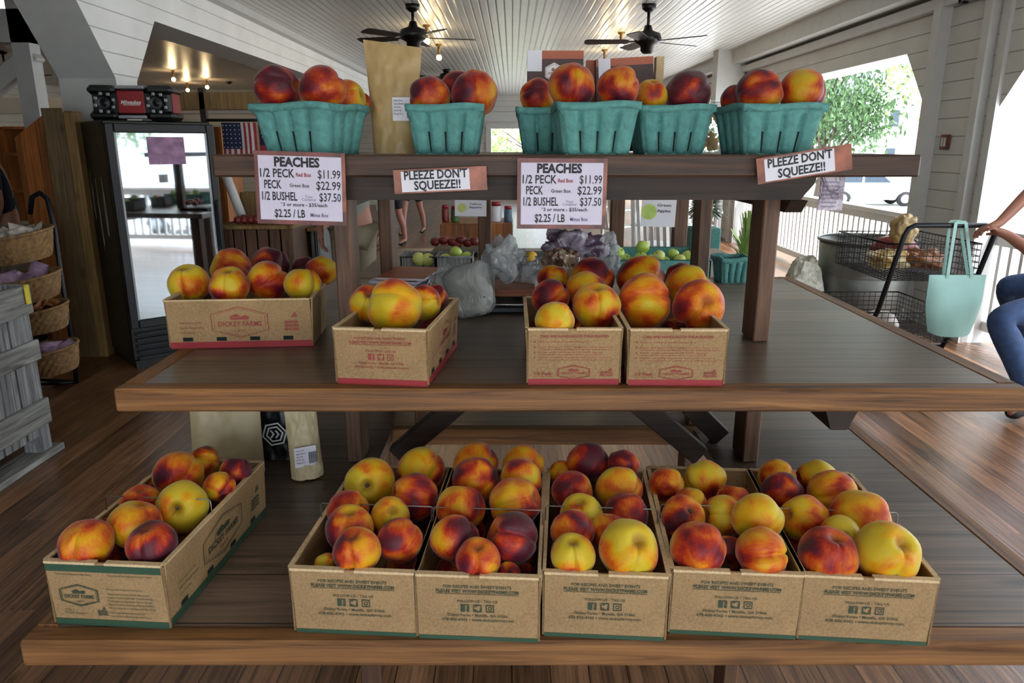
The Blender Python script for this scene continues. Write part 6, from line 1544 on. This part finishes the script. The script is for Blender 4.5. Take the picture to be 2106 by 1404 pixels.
# grey slatted crate
GX = -2.355; gy1 = 3.53; gy0 = 2.35; gh = .875
T = thing('slatted_crate', 'weathered grey slatted wooden crate at the left picture edge', 'crate', (GX-.35, (gy0+gy1)/2, 0))
def slatface(x, y0, y1, nrm):
    n = 7; w = (y1-y0)/n
    for i in range(n): MB().box((x-.02, y0+i*w+.008, .12), (x-.002, y0+(i+1)*w-.008, gh-.02), 0, None, .003).build('slat', M_['greyw'], T)
    for (a, b) in ((gh-.14, gh), (.50, .60), (.17, .30)): MB().box((x-.002, y0, a), (x+.02, y1+.0, b), 0, None, .004).build('rail', M_['greywh'], T)
slatface(GX, gy0, gy1, 1)
MB().box((GX-.7, gy1-.02, .12), (GX-.02, gy1, gh), 0, None, .003).build('end_panel', M_['greyw'], T)
MB().box((GX-.7, gy0, .12), (GX-.68, gy1, gh), 0, None, .003).box((GX-.7, gy0, .12), (GX-.02, gy0+.02, gh), 0, None, .003).build('back_panel', M_['greyw'], T)
MB().box((GX-.7, gy0, gh-.05), (GX-.02, gy1-.02, gh-.03)).build('fill_board', M_['greyw'], T)
MB().box((GX-.09, gy1-.09, 0), (GX+.0, gy1, .17), 0, None, .005).build('foot_block', M_['greyw'], T); MB().box((GX-.09, gy0, 0), (GX, gy0+.09, .17), 0, None, .005).build('foot_block', M_['greyw'], T)
MB().box((GX-.1, gy0-.02, 0), (GX+.03, gy1+.05, .035), 0, None, .005).build('skid', M_['greywh'], T)
p = onX(56, 606, GX+.03)
tg = thing('price_tag', 'small yellow tag clipped to the corner of the grey crate', 'price tag', p); M_['tagy'] = plain('yellow_tag', 'd1bd2a', .5)
MB().box((p.x-.004, p.y-.014, p.z-.045), (p.x+.004, p.y+.016, p.z+.035), 0, None, .002).build('tag_body', M_['tagy'], tg); MB().box((p.x-.008, p.y-.006, p.z+.025), (p.x+.008, p.y+.008, p.z+.05), 0, None, .002).build('clip', M_['tagy'], tg)

# ------------------------------------------------------------------ side room furniture: flags, bins
YF = 6.3
T = thing('flag_stand', 'dark rail between wooden uprights with two flags hanging on it', 'display rail', (-2.3, YF, 0))
a = Vector(onY(425, 247, YF)); b = Vector(onY(600, 247, YF))
MB().tube([a, b], .012, 8).build('rail', M_['blackm'], T)
MB().box((a.x-.05, YF, 0), (a.x+.0, YF+.05, a.z+.25), 0, None, .004).build('upright', M_['dark_beam'], T); MB().box((b.x, YF, 0), (b.x+.05, YF+.05, a.z+.25), 0, None, .004).build('upright', M_['dark_beam'], T)
MB().box((a.x-.4, YF, a.z+.08), (b.x+.1, YF+.08, a.z+.22), 0, None, .006).build('header_board', M_['panelg'], T)
def cloth(mb, u0, v0, u1, v1, W, Hh, M, mi, n=6, z=0):
    mb.grid(lambda x, y: ((u0+(u1-u0)*x)*W, (v0+(v1-v0)*y)*Hh, z+.012*sin((u0+(u1-u0)*x)*9)+.004*sin((v0+(v1-v0)*y)*7)), n, n, mi, M)
p = onY(455, 252, YF-.02); W = onY(526, 252, YF-.02).x-p.x; Hh = p.z-onY(455, 345, YF-.02).z
T = thing('flag', 'United States flag hanging sideways from the rail behind the fridge', 'flag', p)
M = Matrix.Translation((0, 0, -Hh)) @ Matrix.Rotation(pi/2, 4, 'X'); mb = MB()
for i in range(13): cloth(mb, i/13, 0, (i+1)/13, 1, W, Hh, M, i % 2, 4)
mb.build('stripes', [M_['fred'], M_['fwhite']], T, world=False); mb = MB(); cloth(mb, 0, .42, .54, 1, W, Hh, M, 0, 8, .003); ca = mb.build('star_field', M_['blue'], T, world=False)
mb = MB()
for i in range(5):
    for j in range(6): disc(mb, W*(.05+.11*i), Hh*(.46+.095*j), W*.018, 5, 0, M, .012*sin((.05+.11*i)*9)+.0085)
mb.build('stars', M_['fwhite'], ca, world=False)
p = onY(530, 252, YF-.02); W = .13
T = thing('flag', 'narrow blue, red and white flag with a gold emblem beside the striped one', 'flag', p)
mb = MB(); cloth(mb, 0, 0, .5, 1, W*3, Hh, M, 0, 8); cloth(mb, .5, 0, .75, 1, W*3, Hh, M, 1, 8); mb.build('bands', [M_['fred'], M_['fwhite']], T, world=False)
mb = MB(); cloth(mb, .02, .5, .4, 1, W*3, Hh, M, 0, 8, .004); ca = mb.build('blue_canton', M_['blue'], T, world=False)
mb = MB(); disc(mb, W*.65, Hh*.76, W*.22, 16, 0, M, .022)
mb.build('gold_emblem', M_['gold'], ca, world=False); mb = MB()
for k in range(12): disc(mb, W*.65+W*.42*cos(k*pi/6), Hh*.76+W*.42*sin(k*pi/6), W*.05, 6, 0, M, .024)
mb.build('star_ring', M_['fwhite'], ca, world=False)
# wooden bins behind the left half
def bin_(x0, x1, y0, y1, h, label, mat, n):
    T = thing('wooden_bin', label, 'bin', ((x0+x1)/2, (y0+y1)/2, 0), 0); w = (x1-x0)/n
    for i in range(n): MB().box((x0+i*w+.006, y0, .08), (x0+(i+1)*w-.006, y0+.02, h), 0, None, .003).build('slat', mat, T)
    MB().box((x0, y0+.02, .08), (x0+.02, y1, h)).box((x1-.02, y0+.02, .08), (x1, y1, h)).box((x0, y1-.02, .08), (x1, y1, h)).box((x0, y0, 0), (x0+.06, y0+.06, .1)).box((x1-.06, y0, 0), (x1, y0+.06, .1)).build('carcass', mat, T)
    MB().box((x0-.02, y0-.02, h-.03), (x1+.02, y1+.02, h), 0, None, .004).build('top_board', M_['panelg'], T); MB().box((x0, y0-.015, h*.5), (x1, y0, h*.5+.08), 0, None, .003).build('rail', mat, T)
    return T
x0 = onY(455, 480, 5.6).x; x1 = onY(600, 480, 5.6).x; hb = onY(500, 463, 5.6).z
bin_(x0, x1, 5.6, 6.2, hb, 'dark slatted wooden bin right of the fridge under the red produce', M_['post_wood'], 6)
x2 = onY(655, 480, 6.0).x; bin_(x1+.03, x2, 6.0, 6.6, hb-.06, 'paler slatted wooden bin behind the left front post', M_['greyw'], 4)
rnd = random.Random(8)
for k in range(16):
    x = x0+.1+(x1-x0-.2)*((k % 8)/7); y = 5.70+.14*(k//8); apple(Vector((x, y, hb+.030)), .032, 'redp', 'red fruit on the dark slatted bin, %s row, %s from the left' % (('front', 'back')[k//8], 'first second third fourth fifth sixth seventh last'.split()[k % 8]), 'red fruit on the dark bin', 'fruit', 'red_fruit', rot=(.3, .2, k))
T = thing('produce_crate', 'slanted pale box with dark goods standing on the dark slatted bin', 'box', (x0+.2, 5.95, hb)); MB().box((x0+.02, 6.0, hb), (x0+.42, 6.15, hb+.22), 0, None, .004).build('box_body', M_['panelg'], T)
MB().box((x0+.30, 5.99, hb+.04), (x0+.40, 6.0, hb+.12)).build('printed_patch', M_['paper'], T)
p = onY(478, 385, 5.9); T = thing('paper_roll', 'white paper roll leaning on the dark slatted bin', 'paper roll', (p.x, 5.88, hb)); MB().tube([(p.x-.05, 5.88, p.z+.14), (p.x+.06, 5.9, hb+.02)], .035, 16).build('roll', M_['white'], T); MB().tube([(p.x-.052, 5.88, p.z+.144), (p.x-.056, 5.88, p.z+.152)], .012, 10).build('core', M_['kraft'], T)
T = thing('shelf_unit', 'large dark wooden shelf unit standing in the side room behind the flags', 'shelf', (-5.2, 9.5, 0))
MB().box((-6.4, 9.5, 0), (-6.3, 10.1, 1.75)).box((-3.7, 9.5, 0), (-3.6, 10.1, 1.75)).box((-6.3, 10.05, 0), (-3.7, 10.1, 1.75)).build('carcass', M_['panelw'], T)
for z in (.05, .5, .95, 1.4, 1.72): MB().box((-6.3, 9.5, z), (-3.7, 10.05, z+.035), 0, None, .003).build('shelf_board', M_['panelw'], T)
